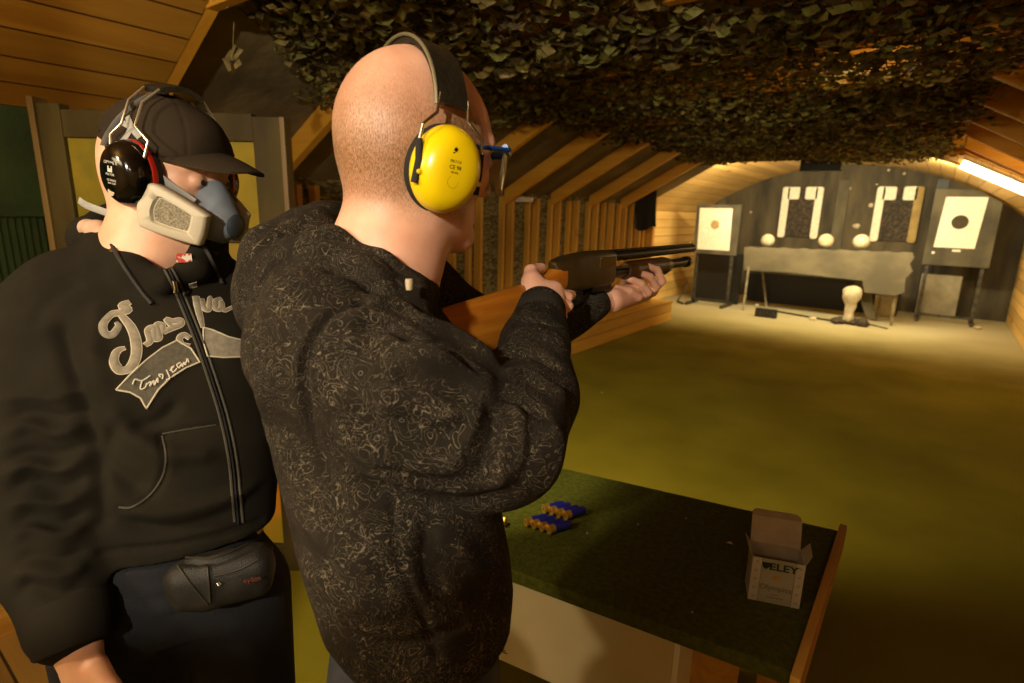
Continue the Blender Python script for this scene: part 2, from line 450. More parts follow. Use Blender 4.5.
def carpet():
    t = NT('green_carpet'); b = t.b; b.inputs['Roughness'].default_value = 0.95; b.inputs['Specular IOR Level'].default_value = 0.15
    tc = t.n('ShaderNodeTexCoord'); sep = t.n('ShaderNodeSeparateXYZ'); t.l(tc, 'Object', sep, 0)
    n1 = t.n('ShaderNodeTexNoise', i_Scale=1.3, i_Detail=5.0); t.l(tc, 'Object', n1, 'Vector')
    n2 = t.n('ShaderNodeTexNoise', i_Scale=260.0, i_Detail=2.0); t.l(tc, 'Object', n2, 'Vector')
    r = t.n('ShaderNodeValToRGB'); e = r.color_ramp.elements; e[0].position = .3; e[1].position = .72; e[0].color = rgb('6C6414'); e[1].color = rgb('857A20'); t.l(n1, 'Fac', r, 0)
    r2 = t.n('ShaderNodeMapRange', i_To_Min=0.7, i_To_Max=1.3); t.l(n2, 'Fac', r2, 0)
    sc = t.n('ShaderNodeVectorMath', operation='SCALE'); t.l(r, 0, sc, 0); t.l(r2, 0, sc, 'Scale')
    # the carpet grows paler towards the backstop, with an uneven edge
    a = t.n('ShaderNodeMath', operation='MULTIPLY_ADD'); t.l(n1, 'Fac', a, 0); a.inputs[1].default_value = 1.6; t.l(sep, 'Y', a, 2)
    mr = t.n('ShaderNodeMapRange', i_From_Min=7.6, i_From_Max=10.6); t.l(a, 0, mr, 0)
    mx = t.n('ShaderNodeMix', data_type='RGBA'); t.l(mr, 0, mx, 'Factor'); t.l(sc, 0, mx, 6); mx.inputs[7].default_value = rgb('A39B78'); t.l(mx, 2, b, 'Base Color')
    bp = t.n('ShaderNodeBump', i_Strength=.5, i_Distance=.003); t.l(n2, 'Fac', bp, 'Height'); t.l(bp, 0, b, 'Normal')
    return t.m
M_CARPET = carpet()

def S(name, mb, m, **kw): return tag(mb.build(name, m, **kw), kind='structure')
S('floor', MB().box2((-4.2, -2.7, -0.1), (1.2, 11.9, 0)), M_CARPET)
S('floor_deck', MB().box2((-3.5, -2.6, 0.0), (-1.72, 0.92, 0.018)), M_DECK)
S('wall_back', MB().box2((-4.2, 11.75, 0), (1.2, 11.9, 2.7)), M_BACK)
S('wall_rear', MB().box2((-4.2, -2.8, 0), (1.2, -2.6, 2.7)), M_WBOARD)
S('wall_right', MB().box2((1.02, -2.6, 0), (1.2, 11.75, 1.78)), M_WBOARD)
S('wall_left', MB().box2((-3.72, 1.0, 0), (-3.56, 8.02, 1.9)), M_GRAVEL)
S('wall_left_end', MB().box2((-4.2, 8.02, 0), (-3.44, 8.10, 1.95)), M_STUD)
S('wall_left_far', MB().box2((-4.15, 8.10, 0), (-4.0, 11.75, 1.62)), M_WBOARD)

def slope(x): return 1.6 + 0.55 * (x + 3.5)
def prof(name, pts, y0, y1, m):
    return S(name, MB().prism([(p[0], p[1]) for p in pts], (0, y0, 0), (1, 0, 0), (0, 0, 1), (0, y1 - y0, 0)), m)
# stone lining over the left rafters, boarded bay nearest the camera
prof('ceiling_left_stone', [(-3.75, slope(-3.75) + .14), (-2.2, slope(-2.2) + .14), (-2.2, slope(-2.2) + .24), (-3.75, slope(-3.75) + .24)], 1.16, 8.1, M_ROUGH)
prof('ceiling_left_boards', [(-3.5, slope(-3.5)), (-2.25, slope(-2.25)), (-2.25, slope(-2.25) + .06), (-3.5, slope(-3.5) + .06)], -2.6, 1.16, M_PLANK)
prof('ceiling_centre', [(-2.35, 2.40), (0.2, 2.40), (0.2, 2.5), (-2.35, 2.5)], -2.6, 8.1, M_PLANK)
prof('ceiling_right_boards', [(0.0, 2.385), (1.12, 1.77), (1.12, 1.87), (0.0, 2.485)], -2.6, 8.1, M_PLANK)
# green boarded wall at the left edge
gw = MB().box2((-3.06, -2.6, 0.0), (-3.0, 1.10, slope(-3.0) + .02))
for y in (-0.6, -0.05, 0.42, 0.86): gw.box2((-3.0, y, 0.1), (-2.985, y + 0.03, 1.45))
gw.box2((-3.0, -2.6, 1.45), (-2.98, 1.1, 1.50))
for i in range(90):
    y = -1.0 + i * 0.0235
    gw.box2((-3.0, y, 0.1), (-2.993, y + 0.010, 1.45))
S('wall_left_near', gw, M_GREENW)
S('baseboard_left', MB().box2((-3.0, -2.6, 0.018), (-2.42, 0.62, 0.085)), M_LEDGE)
# rafters, joists and studs
RY = [1.18, 2.04, 2.86, 3.70, 4.54, 5.38, 6.24, 7.10]
nt = 0
for y in RY:
    w = 0.055
    for side in (0, 1, 2):
        nt += 1
        mb = MB()
        if side == 0: mb.prism([(-3.52, slope(-3.52)), (-2.3, slope(-2.3)), (-2.3, slope(-2.3) + .14), (-3.52, slope(-3.52) + .14)], (0, y - w / 2, 0), (1, 0, 0), (0, 0, 1), (0, w, 0))
        elif side == 1: mb.box2((-2.34 if y > 1.3 else -2.36, y - w / 2 + .003, 2.235), (0.08, y + w / 2 - .003, 2.40))
        else: mb.prism([(0.04, 2.225), (1.03, 1.68), (1.03, 1.82), (0.04, 2.37)], (0, y - .035, 0), (1, 0, 0), (0, 0, 1), (0, .07, 0))
        S('trim_%d' % nt, mb, M_RAFT, bevel=0.003, seg=1)
SY = [2.25, 2.37, 3.30, 3.41, 3.62, 3.76, 4.00, 4.13, 4.50, 4.62, 4.94, 5.07, 5.37, 5.50, 5.76, 5.90, 6.22, 6.38, 6.62, 6.80, 7.05, 7.18, 7.45, 7.66, 7.86]
rs = random.Random(3)
for i, y in enumerate(SY):
    nt += 1
    S('trim_%d' % nt, MB().box2((-3.56, y - .02, 0.285), (-3.50 + (0.025 if i % 2 else 0), y + .02, slope(-3.5) + .06)), M_STUD, bevel=0.003, seg=1)
nt += 1; S('trim_%d' % nt, MB().prism([(-3.55, 1.87), (-2.72, 2.27), (0.05, 2.27), (0.05, 2.36), (-2.8, 2.36), (-3.55, 2.0)], (0, 8.0, 0), (1, 0, 0), (0, 0, 1), (0, .08, 0)), M_RAFT)
nt += 1; S('trim_%d' % nt, MB().box2((-2.75, 7.92, 2.225), (0.05, 8.0, 2.27)), M_RAFT)
nt += 1; S('trim_%d' % nt, MB().prism([(0.05, 2.27), (1.05, 1.76), (1.05, 1.9), (0.05, 2.4)], (0, 8.0, 0), (1, 0, 0), (0, 0, 1), (0, .07, 0)), M_RAFT)
S('wall_header', MB().box2((-4.2, 8.1, 2.34), (1.2, 8.16, 2.7)), M_ROUGH)
S('wall_header_left', MB().prism([(-4.2, 1.9), (-3.5, 1.95), (-2.7, 2.34), (-4.2, 2.34)], (0, 8.1, 0), (1, 0, 0), (0, 0, 1), (0, .06, 0)), M_ROUGH)
# barrel vault over the targets
vb = MB(); R0, cz = 4.03, -1.563; n = 48; a0 = math.asin(2.52 / R0); vs = []
for k in range(n + 1):
    a = -a0 + 2 * a0 * k / n
    for r in (R0, R0 + .1):
        for y in (8.165, 11.78): vs.append((-1.5 + r * math.sin(a), y, cz + r * math.cos(a)))
fs = []
for k in range(n):
    o = 4 * k
    fs += [(o, o + 4, o + 5, o + 1), (o + 2, o + 3, o + 7, o + 6), (o, o + 2, o + 6, o + 4), (o + 1, o + 5, o + 7, o + 3)]
fs += [(0, 1, 3, 2), (4 * n, 4 * n + 2, 4 * n + 3, 4 * n + 1)]
vb.add(vs, fs); S('ceiling_vault', vb, M_VAULT, smooth=True)

# ledge along the foot of the studs
t = empty('wooden_ledge', (-3.27, 5, 0), 'low boarded wooden ledge running along the foot of the studded left wall', 'ledge')
MB().box2((-3.555, 1.3, 0), (-3.04, 8.0, 0.265)).build('front_boards', M_LEDGE, t, bevel=0.004)
MB().box2((-3.555, 1.3, 0.265), (-3.03, 8.01, 0.285)).build('top_board', M_LEDGE, t, bevel=0.003)

# framed door leaf standing at the left
M_FRAME = mat('aged_frame', '382C12', '52461E', rough=0.65, scale=6, stretch=(1, 1, .3), bump=.2, bscale=30, spec=.25)
M_FRAMEEDGE = wood('frame_edge', '6E5628', '866C3C', '4A3818', 'Z', 'X', rough=.5)
M_YPANEL = mat('yellow_green_panel', '60640A', '98800E', rough=0.75, scale=5.5, contrast=(.35, .62), bump=.1, bscale=18)
M_OPANEL = mat('orange_panel', '8A7A12', 'C87A18', rough=0.5, scale=3.5, contrast=(.35, .62))
A0 = np.array([-2.66, 0.69, 0.0]); A1 = np.array([-1.95, 1.20, 0.0]); ud = (A1 - A0) / np.linalg.norm(A1 - A0); W = np.linalg.norm(A1 - A0); nd = np.array([ud[1], -ud[0], 0.0])
t = empty('framed_partition', tuple((A0 + A1) / 2 + np.array([0, 0, .018])), 'framed yellow-green panelled partition standing behind the man in the cap', 'partition')
def fr(x0, x1, z0, z1, th, off=0.0):
    return MB().prism([(x0, z0), (x1, z0), (x1, z1), (x0, z1)], A0 + nd * (off + th / 2), ud, (0, 0, 1), -nd * th)
ZT = 1.855
fr(0.0, 0.085, 0.0, ZT, .05).build('stile', M_FRAME, t, bevel=.004); fr(W - .10, W, 0.0, ZT - .03, .05).build('stile', M_FRAME, t, bevel=.004)
fr(-0.022, 0.0, 0.0, ZT + .02, .07).build('edge_strip', M_FRAMEEDGE, t, bevel=.003)
fr(W, W + .018, 0.02, ZT - .03, .06).build('edge_strip', M_FRAMEEDGE, t, bevel=.003)
fr(.085, W - .1, ZT - .115, ZT - .02, .045).build('rail', M_FRAME, t, bevel=.004)
fr(.085, W - .1, 1.38, 1.435, .045).build('rail', M_FRAME, t, bevel=.004)
fr(.085, W - .1, 0.0, .12, .045).build('rail', M_FRAME, t, bevel=.004)
fr(.08, W - .095, 1.43, ZT - .11, .012).build('panel', M_YPANEL, t); fr(.08, W - .095, .115, 1.385, .012).build('panel', M_OPANEL, t)

# added glowing strip and small things up on the far beam
M_BLK = mat('black_paint', '14130F', rough=.5, bump=.2, bscale=60)
M_GLOW = mat('strip_glow', 'FFF4D8', emit='FFE9BC', estr=9)
M_WHITE = mat('white_enamel', 'D8D2C0', rough=.5)
t = empty('glow_strip', (.4, 8.12, 2.0), 'long added glowing strip for the brightly lit boards along the sloping beam at the upper right', 'glowing strip')  # glow added in place of brightly lit vault boards, not a fitting
a, b_ = np.array([0.04, 8.10, 2.205]), np.array([0.93, 8.10, 1.765]); dd = (b_ - a) / np.linalg.norm(b_ - a); up = np.array([-dd[2], 0, dd[0]])
MB().bar(a + up * .01, b_ + up * .01, .07, .03, up=up).build('strip_back', M_WHITE, t, bevel=.004)
MB().tube([a + dd * .03 - up * .045, b_ - dd * .03 - up * .045], .046, n=14).build('tube', M_GLOW, t, smooth=True)
t = empty('lamp_housing', (-1.3, 7.99, 2.18), 'small black box hanging under the middle of the far beam', 'lamp housing')
MB().box2((-1.53, 7.86, 2.09), (-1.08, 7.99, 2.225)).build('housing', M_BLK, t, bevel=.01)
MB().box2((-1.40, 7.90, 2.225), (-1.2, 7.95, 2.235)).build('bracket', M_WHITE, t)
cl = MB(); cols = 9
for side in (0, 1):
    pass
vs = []; fs = []
for i in range(cols + 1):
    for j in range(11):
        u, v = i / cols, j / 10
        yy = 7.42 + .26 * u + .01 * v; zz = 1.86 - (.53 + .03 * math.sin(u * 5)) * v
        xx = -3.47 + .19 * u + .012 * math.sin(u * 11 + v * 2) * v + .02 * v
        vs += [(xx, yy, zz), (xx - .008, yy, zz)]
def gi(i, j, s): return 2 * (i * 11 + j) + s
for i in range(cols):
    for j in range(10):
        fs += [(gi(i, j, 0), gi(i, j + 1, 0), gi(i + 1, j + 1, 0), gi(i + 1, j, 0)), (gi(i, j, 1), gi(i + 1, j, 1), gi(i + 1, j + 1, 1), gi(i, j + 1, 1))]
for i in range(cols): fs += [(gi(i, 0, 0), gi(i + 1, 0, 0), gi(i + 1, 0, 1), gi(i, 0, 1)), (gi(i, 10, 0), gi(i, 10, 1), gi(i + 1, 10, 1), gi(i + 1, 10, 0))]
for j in range(10): fs += [(gi(0, j, 0), gi(0, j, 1), gi(0, j + 1, 1), gi(0, j + 1, 0)), (gi(cols, j, 0), gi(cols, j + 1, 0), gi(cols, j + 1, 1), gi(cols, j, 1))]
tag(cl.add(vs, fs).build('hanging_cloth', mat('black_cloth', '0E0D0B', rough=.95), None, smooth=True), 'short black cloth hanging from the last rafter at the end of the studded wall', 'cloth')
tag(MB().box2((-3.52, 4.66, 1.615), (-3.40, 4.86, 1.665)).build('white_block', M_WHITE, None, bevel=.008), 'small white block tucked on top of the studs under a rafter', 'block')

# ------------------------------------------------------------------ camouflage net
def make_net():
    r = np.random.default_rng(7)
    cord = MB(); pts = []
    def sag(x, y): return 2.205 + 0.02 * math.sin(x * 3.1 + y * 1.7) + .022 * math.sin(y * 3.7 - x * 2.2) - (.05 if y < 2.2 else 0) * math.sin(x * 4 + 1)
    def xl(y): return np.interp(y, [0.3, 1.25, 1.9, 2.6, 3.6, 5, 8], [-2.0, -2.3, -2.75, -2.95, -2.6, -2.62, -2.7])
    def xr(y): return np.interp(y, [0.3, 2.6, 3.5, 4.6, 5.8, 8], [0.45, 0.2, .12, .05, -.1, -.15])
    V = []; Fc = []; MI = []
    for li, (dens, zo) in enumerate(((860, 0.0), (420, 0.045))):
        y0, y1 = 0.9, 7.78
        for y in np.arange(y0, y1, 0.05):
            n = int((xr(y) - xl(y)) * dens * 0.05 * (1.0 if y < 6 else .9))
            for k in range(n):
                x = r.uniform(xl(y) - r.exponential(.03), xr(y) + r.exponential(.05)); yy = y + r.uniform(0, .05)
                edge = min(x - xl(y), 10)
                z = sag(x, yy) + zo + r.normal(0, .018)
                if edge < .35 and y < 3.4: z = min(z, slope(x) + 0.06 + r.normal(0, .02)) if x < -2.3 else z
                s = r.uniform(.012, .030) * (1.0 if y < 2.6 else .85); th = r.uniform(0, 6.28); tilt = r.uniform(-1.2, 1.2); tw = r.uniform(-.9, .9)
                ux = np.array([math.cos(th), math.sin(th), 0]); uy = np.array([-math.sin(th) * math.cos(tilt), math.cos(th) * math.cos(tilt), math.sin(tilt)])
                uz = np.cross(ux, uy); c = np.array([x, yy, z])
                b0 = len(V); L = s * r.uniform(1.1, 2.0)
                for (a, b2, cc) in ((-L, -.3 * s, .3 * s), (-L * .4, s * .75, 0), (L * .3, s * .5, -.2 * s), (L, s * .2, .45 * s), (L * .5, -s * .8, .1 * s), (-L * .3, -s * .6, -.15 * s)):
                    V.append(c + ux * a + uy * b2 + uz * cc * (1 + tw))
                Fc += [(b0, b0 + 1, b0 + 2, b0 + 5), (b0 + 5, b0 + 2, b0 + 3, b0 + 4)]
                g = r.integers(0, 3); MI += [g, g]
    me = bpy.data.meshes.new('net'); me.from_pydata([tuple(v) for v in V], [], Fc); me.polygons.foreach_set('material_index', MI)
    for nm, c1, c2 in (('net_green', '6A6C30', '8E8A46'), ('net_olive', '6E5E2C', '8C7A40'), ('net_brown', '42361A', '5A4A26')):
        me.materials.append(mat(nm, c1, c2, rough=.8, scale=30))
    o = link('camouflage_net', me, None)
    tag(o, 'garnished green and brown camouflage net slung under the ceiling', 'camouflage net', kind='stuff')
    for y in np.arange(1.0, 7.8, .11): cord.tube([(x, y, sag(x, y) + .01) for x in np.linspace(xl(y), xr(y), 14)], .002, n=4, caps=False)
    for k in range(26):
        cord.tube([(xl(y) + (xr(y) - xl(y)) * k / 25, y, sag(xl(y) + (xr(y) - xl(y)) * k / 25, y) + .01) for y in np.arange(1.0, 7.8, .2)], .002, n=4, caps=False)
    tag(cord.build('net_cords', mat('net_cord', '3A3420', rough=.9), o), kind='stuff')
    # a torn scrap dangling near the left corner and two hanging threads
    p = P(233, 40, 1.9); sc = MB()
    sc.tube([P(234, 22, 1.9), P(233, 46, 1.9)], .0015, n=5)
    for q in range(7):
        th = q * .9; c = P(233 + 4 * math.sin(q * 2.1), 50 + q * 2.6, 1.9)
        sc.add([c + np.array([.022 * math.cos(th), .022 * math.sin(th), .01]), c + np.array([-.012, .01, .022]), c - np.array([.02 * math.cos(th), .02 * math.sin(th), .012]), c + np.array([.006, -.01, -.03])], [(0, 1, 2, 3)])
    tag(sc.build('torn_net_scrap', mat('scrap', '8A7A48', '6A5A30', rough=.9, scale=20), None), 'pale torn scrap of netting dangling beside the first sloping rafter', 'net scrap')
    tag(MB().tube([P(654, 108, 6.0), P(652, 122, 6.0), P(650, 134, 6.0)], .006, n=6).build('hanging_thread', mat('pale_thread', 'C8A878', rough=.8), None), 'pale thread hanging down from the net in front of the rafters', 'thread')
make_net()
# ------------------------------------------------------------------ range furniture at the backstop
M_PAPER = mat('target_paper', 'E6E0CC', 'D6CFB8', rough=.8, scale=20)
M_DARKSHEET = mat('dark_target_board', '3E3A2C', '5A5440', rough=.85, scale=3.5, stretch=(1, 1, .6), bump=.2, bscale=30)
M_RSTEEL = mat('worn_steel', '2C2A24', '55503F', rough=.6, metal=.5, scale=14)
M_BULL = mat('bull_print', '4A4026', '2E2A1E', rough=.9, scale=60)
M_FIG = mat('figure_print', '2A261C', '5A4A38', rough=.9, scale=26, contrast=(.45, .75))
M_CLAYW = mat('white_plaster', 'C0B496', 'A4987A', rough=.9, scale=9, bump=.4, bscale=25)

def stand(name, label, cx, y, z0, z1, w, pw, pz0, pz1, px, board_tilt, leg_z, paper_skew, base):
    t = empty(name, (cx, y, 0), label, 'target stand')
    tilt = board_tilt; ux = np.array([1, 0, 0]); uy = np.array([0, tilt, 1.0])
    o = np.array([cx, y, 0])
    MB().prism([(-w / 2, z0), (w / 2, z0), (w / 2, z1 - (.2 if z1 > 2 else 0)), (w * .12, z1 - (.02 if z1 > 2 else 0)), (-w / 2, z1)], o, ux, uy, (0, .03, 0)).build('backing_board', M_DARKSHEET, t, bevel=.004)
    for sx in (-1, 1):
        MB().bar((cx + sx * (w / 2 - .07), y + .05, 0.0), (cx + sx * (w / 2 - .07), y + .05 + tilt * z1, z1 - .25), .05, .05).build('leg', M_RSTEEL, t, bevel=.004)
        MB().bar((cx + sx * (w / 2 - .07), y - .28, 0.025), (cx + sx * (w / 2 - .07), y + .3, 0.025), .05, .05).build('foot', M_RSTEEL, t, bevel=.004)
    MB().bar((cx - w / 2 + .07, y - .02, .09), (cx + w / 2 - .07, y - .02, .09), .035, .035).build('crossbar', M_RSTEEL, t)
    p = empty('paper_target', (px, y, pz0), 'white paper target with a %s, pinned on the %s' % (base), 'target'); p['group'] = 'paper bullseye targets'
    q = o + np.array([px - cx, -.006, 0]); s = paper_skew
    MB().prism([(-pw / 2 + s, pz0), (pw / 2 + s, pz0), (pw / 2 - s, pz1), (-pw / 2 - s, pz1)], q, ux, uy, (0, .004, 0)).build('sheet', M_PAPER, p)
    return t, p, q, ux, uy
def disc(mb, q, ux, uy, cx, cz, r, d=-.003, n=28, wob=0):
    rr = random.Random(1)
    mb.prism([(cx + r * (1 + wob * rr.uniform(-1, 1)) * math.cos(6.2832 * i / n), cz + r * (1 + wob * rr.uniform(-1, 1)) * math.sin(6.2832 * i / n)) for i in range(n)], q, ux, uy, (0, d, 0))
t, p, q, ux, uy = stand('target_stand', 'smaller dark steel target stand by the left wall, beyond the gun muzzle', -3.10, 9.9, .885, 1.72, .74, .55, .958, 1.66, -3.13, 0, .9, 0.01, ('faint brown centre', 'left stand'))
m = MB(); disc(m, q, ux, uy, .0, 1.385, .075, wob=.12); m.build('bullseye', mat('faint_bull', '8A7448', 'B09A68', rough=.9, scale=50), p)
MB().bar((-3.62, 9.78, .02), (-3.44, 9.6, .02), .03, .03).bar((-3.62, 9.78, .02), (-3.5, 9.9, .35), .02, .02).build('cable_hoop', M_RSTEEL, t)
t, p, q, ux, uy = stand('target_stand', 'larger dark target stand with a tall board near the right wall', .22, 11.0, .87, 2.02, .82, .50, 1.145, 1.90, .185, 0, .9, -0.02, ('dark round bullseye', 'right stand'))
m = MB(); disc(m, q, ux, uy, -.005, 1.53, .105); m.build('bullseye', M_BULL, p)
m = MB(); m.prism([(-.03, 1.09), (.07, 1.09), (.07, 1.12), (-.03, 1.12)], q, ux, uy, (0, -.004, 0)); m.build('label_strip', M_PAPER, t)
disc(m2 := MB(), q, ux, uy, -.26, 1.06, .02); m2.build('paper_patch', M_PAPER, t)

def silhouette(cx, y, z0, z1, w, cut_right, label):
    t = empty('silhouette_target', (cx, y, z0), label, 'target', 'silhouette targets on the backstop')
    o = np.array([cx, y, 0]); ux = (1, 0, 0); uz = (0, 0, 1); h = w / 2; s = .12 * w / .66; top = .22
    # white backing: bar across the top and two side strips with rounded ends
    def strip(xa, xb, za, zb, m, rad=.04, name='white_strip'):
        pts = []
        for cxx, czz, a0 in ((xb - rad, zb - rad, 0), (xa + rad, zb - rad, 90), (xa + rad, za + rad, 180), (xb - rad, za + rad, 270)):
            for i in range(5):
                a = math.radians(a0 + 90 * i / 4); pts.append((cxx + rad * math.cos(a), czz + rad * math.sin(a)))
        return MB().prism(pts, o, ux, uz, (0, .015, 0)).build(name, m, t)
    strip(-h, -h + s, z0, z1, M_PAPER)
    strip(h - s, h, z0, z1, M_PAPER if not cut_right else mat('browned_strip', '8A7440', 'A08A50', rough=.8, scale=9))
    strip(-h + s - .03, -.05, z1 - top, z1 - .001, M_PAPER, .03, 'white_block'); strip(.05, h - s + .03, z1 - top, z1 - .001, M_PAPER, .03, 'white_block')
    bw = h - s
    MB().prism([(-bw, z0 + .02), (bw, z0 + .02), (bw, z1 - top - .02), (bw - .05, z1 - top), (.055, z1 - top), (.05, z1 - .03), (-.05, z1 - .03), (-.055, z1 - top), (-bw + .05, z1 - top), (-bw, z1 - top - .02)], o + np.array([0, .004, 0]), ux, uz, (0, .02, 0)).build('figure', M_FIG, t)
    return t
silhouette(-2.17, 11.70, 1.17, 2.09, .68, False, 'black figure silhouette target with both side strips white, left one on the backstop')
silhouette(-.68, 11.70, 1.17, 2.09, .66, True, 'figure silhouette target with a browned right strip, right one on the backstop')
# upright battens of the backstop
for i, (x, w, m) in enumerate(((-3.62, .16, M_DARKSHEET), (-1.52, .18, M_DARKSHEET), (-.12, .16, M_BLK))):
    S('trim_%d' % (60 + i), MB().box2((x - w / 2, 11.715, .0), (x + w / 2, 11.75, 2.2)), m)

def blob(name, c, r, m, label, cat, group=None, seed=0, flat=1.0, parent=None, amp=.06):
    bm = bmesh.new(); bmesh.ops.create_icosphere(bm, subdivisions=3, radius=1.0); rr = random.Random(seed); ph = [rr.uniform(0, 6) for _ in range(6)]
    for v in bm.verts:
        n = v.co.normalized(); k = 1 + amp * (math.sin(3 * n.x + ph[0]) + math.sin(4 * n.y + ph[1]) + math.sin(5 * n.z + ph[2]) * .5)
        v.co = Vector((n.x * r[0] * k, n.y * r[1] * k, n.z * r[2] * k)) + Vector(c)
    me = bpy.data.meshes.new(name); bm.to_mesh(me); bm.free()
    o = link(name, me, m, parent, True)
    return tag(o, label, cat, group) if label else o
for i, (x, z, r, lb) in enumerate(((-2.29, 1.055, .105, 'white ball-shaped target at the left end of the grey bench top'), (-1.44, 1.085, .11, 'white ball-shaped target at the middle of the bench top'), (-.965, 1.09, .115, 'white ball-shaped target on the bench, nearest the right end'))):
    blob('ball_target', (x, 10.05, z + r), (r, r, r), M_CLAYW, lb, 'ball target', 'white ball targets on the bench', i, amp=.015)
# splinter holes and pale chips on the backstop
for i, (x, z, r, w) in enumerate(((-1.443, 2.064, .028, 'left of the right silhouette'), (-1.074, 1.78, .035, 'just left of the right silhouette'), (-1.246, 1.421, .045, 'above the right-hand ball'), (-.901, 2.36, .018, 'highest, under the arch'), (-.671, 2.30, .018, 'under the arch above the right silhouette'), (-.13, 2.136, .028, 'above the right stand'), (-1.037, 2.128, .016, 'level with the silhouettes'), (-3.05, 1.62, .018, 'beside the left stand'))):
    blob('pale_chip', (x, 11.742, z), (r * 1.2, .012, r), M_CLAYW, 'small pale chip mark on the dark backstop, ' + w, 'chip mark', 'chip marks on the backstop', i, amp=.12)

# grey front-draped bench
t = empty('range_bench', (-1.45, 9.9, 0), 'long grey-brown bench with a deep front sheet and thin splayed legs, before the silhouettes', 'bench')
M_SHEET = mat('grey_sheet', '4E4836', '665E46', rough=.85, scale=2.4, bump=.4, bscale=22, stretch=(1, 1, 1.4))
pts = [(-2.60, 1.035)] + [(-2.6 + i * .1, 1.045 + .012 * math.sin(i * 2.3) + .002 * i) for i in range(1, 23)] + [(-.30, 1.09), (-.27, 1.02), (-.31, .93), (-.26, .83), (-.33, .72), (-.31, .52), (-.42, .46), (-.80, .47), (-.85, .64), (-1.3, .655), (-1.9, .68), (-2.56, .66)]
MB().prism(pts, (0, 9.86, 0), (1, 0, 0), (0, 0, 1), (0, .03, 0)).build('front_sheet', M_SHEET, t)
MB().box2((-2.58, 9.89, .985), (-.32, 10.35, 1.035)).build('top', M_SHEET, t, bevel=.006)
for (a, b_) in (((-2.5, 9.92, .98), (-2.47, 9.75, 0)), ((-2.45, 10.3, .98), (-2.25, 10.38, 0)), ((-.45, 9.92, 1.0), (-.40, 9.95, 0)), ((-.6, 10.3, 1.0), (-.62, 10.4, 0))):
    MB().bar(a, b_, .03, .03).build('leg', mat('bench_leg', '8A8060', '5A5238', rough=.6, scale=12), t)
MB().prism([(-1.0, .62), (-.8, .62), (-.62, .05), (-.75, .05)], (0, 10.2, 0), (1, 0, 0), (0, 0, 1), (0, .03, 0)).build('brace', M_SHEET, t)
# under and behind the bench
tag(MB().box2((-2.75, 11.0, 0.0), (-.4, 11.3, .52)).build('dark_box', M_BLK, None, bevel=.01), 'long low black box standing in the shade behind the grey bench', 'box')
tag(MB().box2((-3.5, 10.3, 0.0), (-2.72, 10.36, .9)).build('dark_screen', M_BLK, None, bevel=.01), 'square black screen standing behind the left target stand', 'screen')
tag(MB().box2((-.17, 11.33, 0.0), (.36, 11.40, .70)).build('grey_panel', mat('grey_panel', '77705A', '8C846A', rough=.8, scale=6), None, bevel=.01), 'square grey panel leaning at the backstop, seen between the legs of the right stand', 'panel')
tag(MB().box2((-.72, 10.85, 0.0), (-.42, 10.98, .34)).build('cardboard_box', mat('box_tan', '7A6A44', '8E7C52', rough=.85, scale=6), None, bevel=.006), 'small tan box on the floor under the right end of the grey bench', 'box')
br = MB(); br.box2((-2.17, 9.28, 0), (-1.86, 9.38, .135))
tb = tag(br.build('slotted_block', M_BLK, None, bevel=.006), 'small black slotted block on the floor, left in front of the bench', 'block')
g = MB()
for i in range(6): g.box2((-2.15 + i * .05, 9.272, .03), (-2.135 + i * .05, 9.284, .105))
g.build('slot', M_RSTEEL, tb)
t = empty('plaster_post', (-.93, 9.62, 0), 'knobbly white plaster bust-like post standing on a crumbled base before the bench', 'post')
m = MB(); m.lathe([(.06, .04), (.07, .10), (.062, .18), (.07, .27), (.085, .34), (.115, .40), (.125, .46), (.115, .52), (.075, .56), (.03, .575)], (-.93, 9.62, 0), n=22)
o = m.build('post', M_CLAYW, t, smooth=True)
for v in o.data.vertices: v.co.x += .012 * math.sin(v.co.z * 40 + v.co.y * 50); v.co.y += .012 * math.sin(v.co.z * 33 + v.co.x * 60)
rr = random.Random(5)
for i in range(14):
    a = rr.uniform(0, 6.28); d = rr.uniform(.05, .2); s = rr.uniform(.04, .075)
    blob('rubble', (-.93 + d * math.cos(a) * 1.3, 9.60 + d * math.sin(a) * .6, s * .8), (s, s, s * .8), M_FIG, None, None, None, i, parent=t, amp=.15)
tag(MB().tube([(-1.98, 9.98, .015), (-1.5, 9.80, .015), (-1.08, 9.66, .015)], .014, n=8).build('dark_rod', M_BLK, None, smooth=True), 'thin dark rod lying on the pale floor left of the plaster post', 'rod')
tag(MB().tube([(-.80, 9.9, .012), (-.42, 9.58, .012)], .010, n=8).build('thin_cable', M_RSTEEL, None, smooth=True), 'thin dark cable lying on the floor right of the plaster post', 'cable')
for i, (x, y, r, lb) in enumerate(((-1.40, 9.62, .045, 'white clay lump on the floor beside the dark rod'), (-2.42, 10.42, .035, 'white clay lump on the floor behind the left bench leg'), (.62, 10.60, .04, 'white clay lump on the floor near the right wall corner'), (-2.15, 4.2, .008, 'tiny white speck on the green carpet left of centre'))):
    blob('clay_lump', (x, y, r * .55), (r * 1.2, r, r * .6), M_CLAYW, lb, 'lump', None, 20 + i, amp=.1)

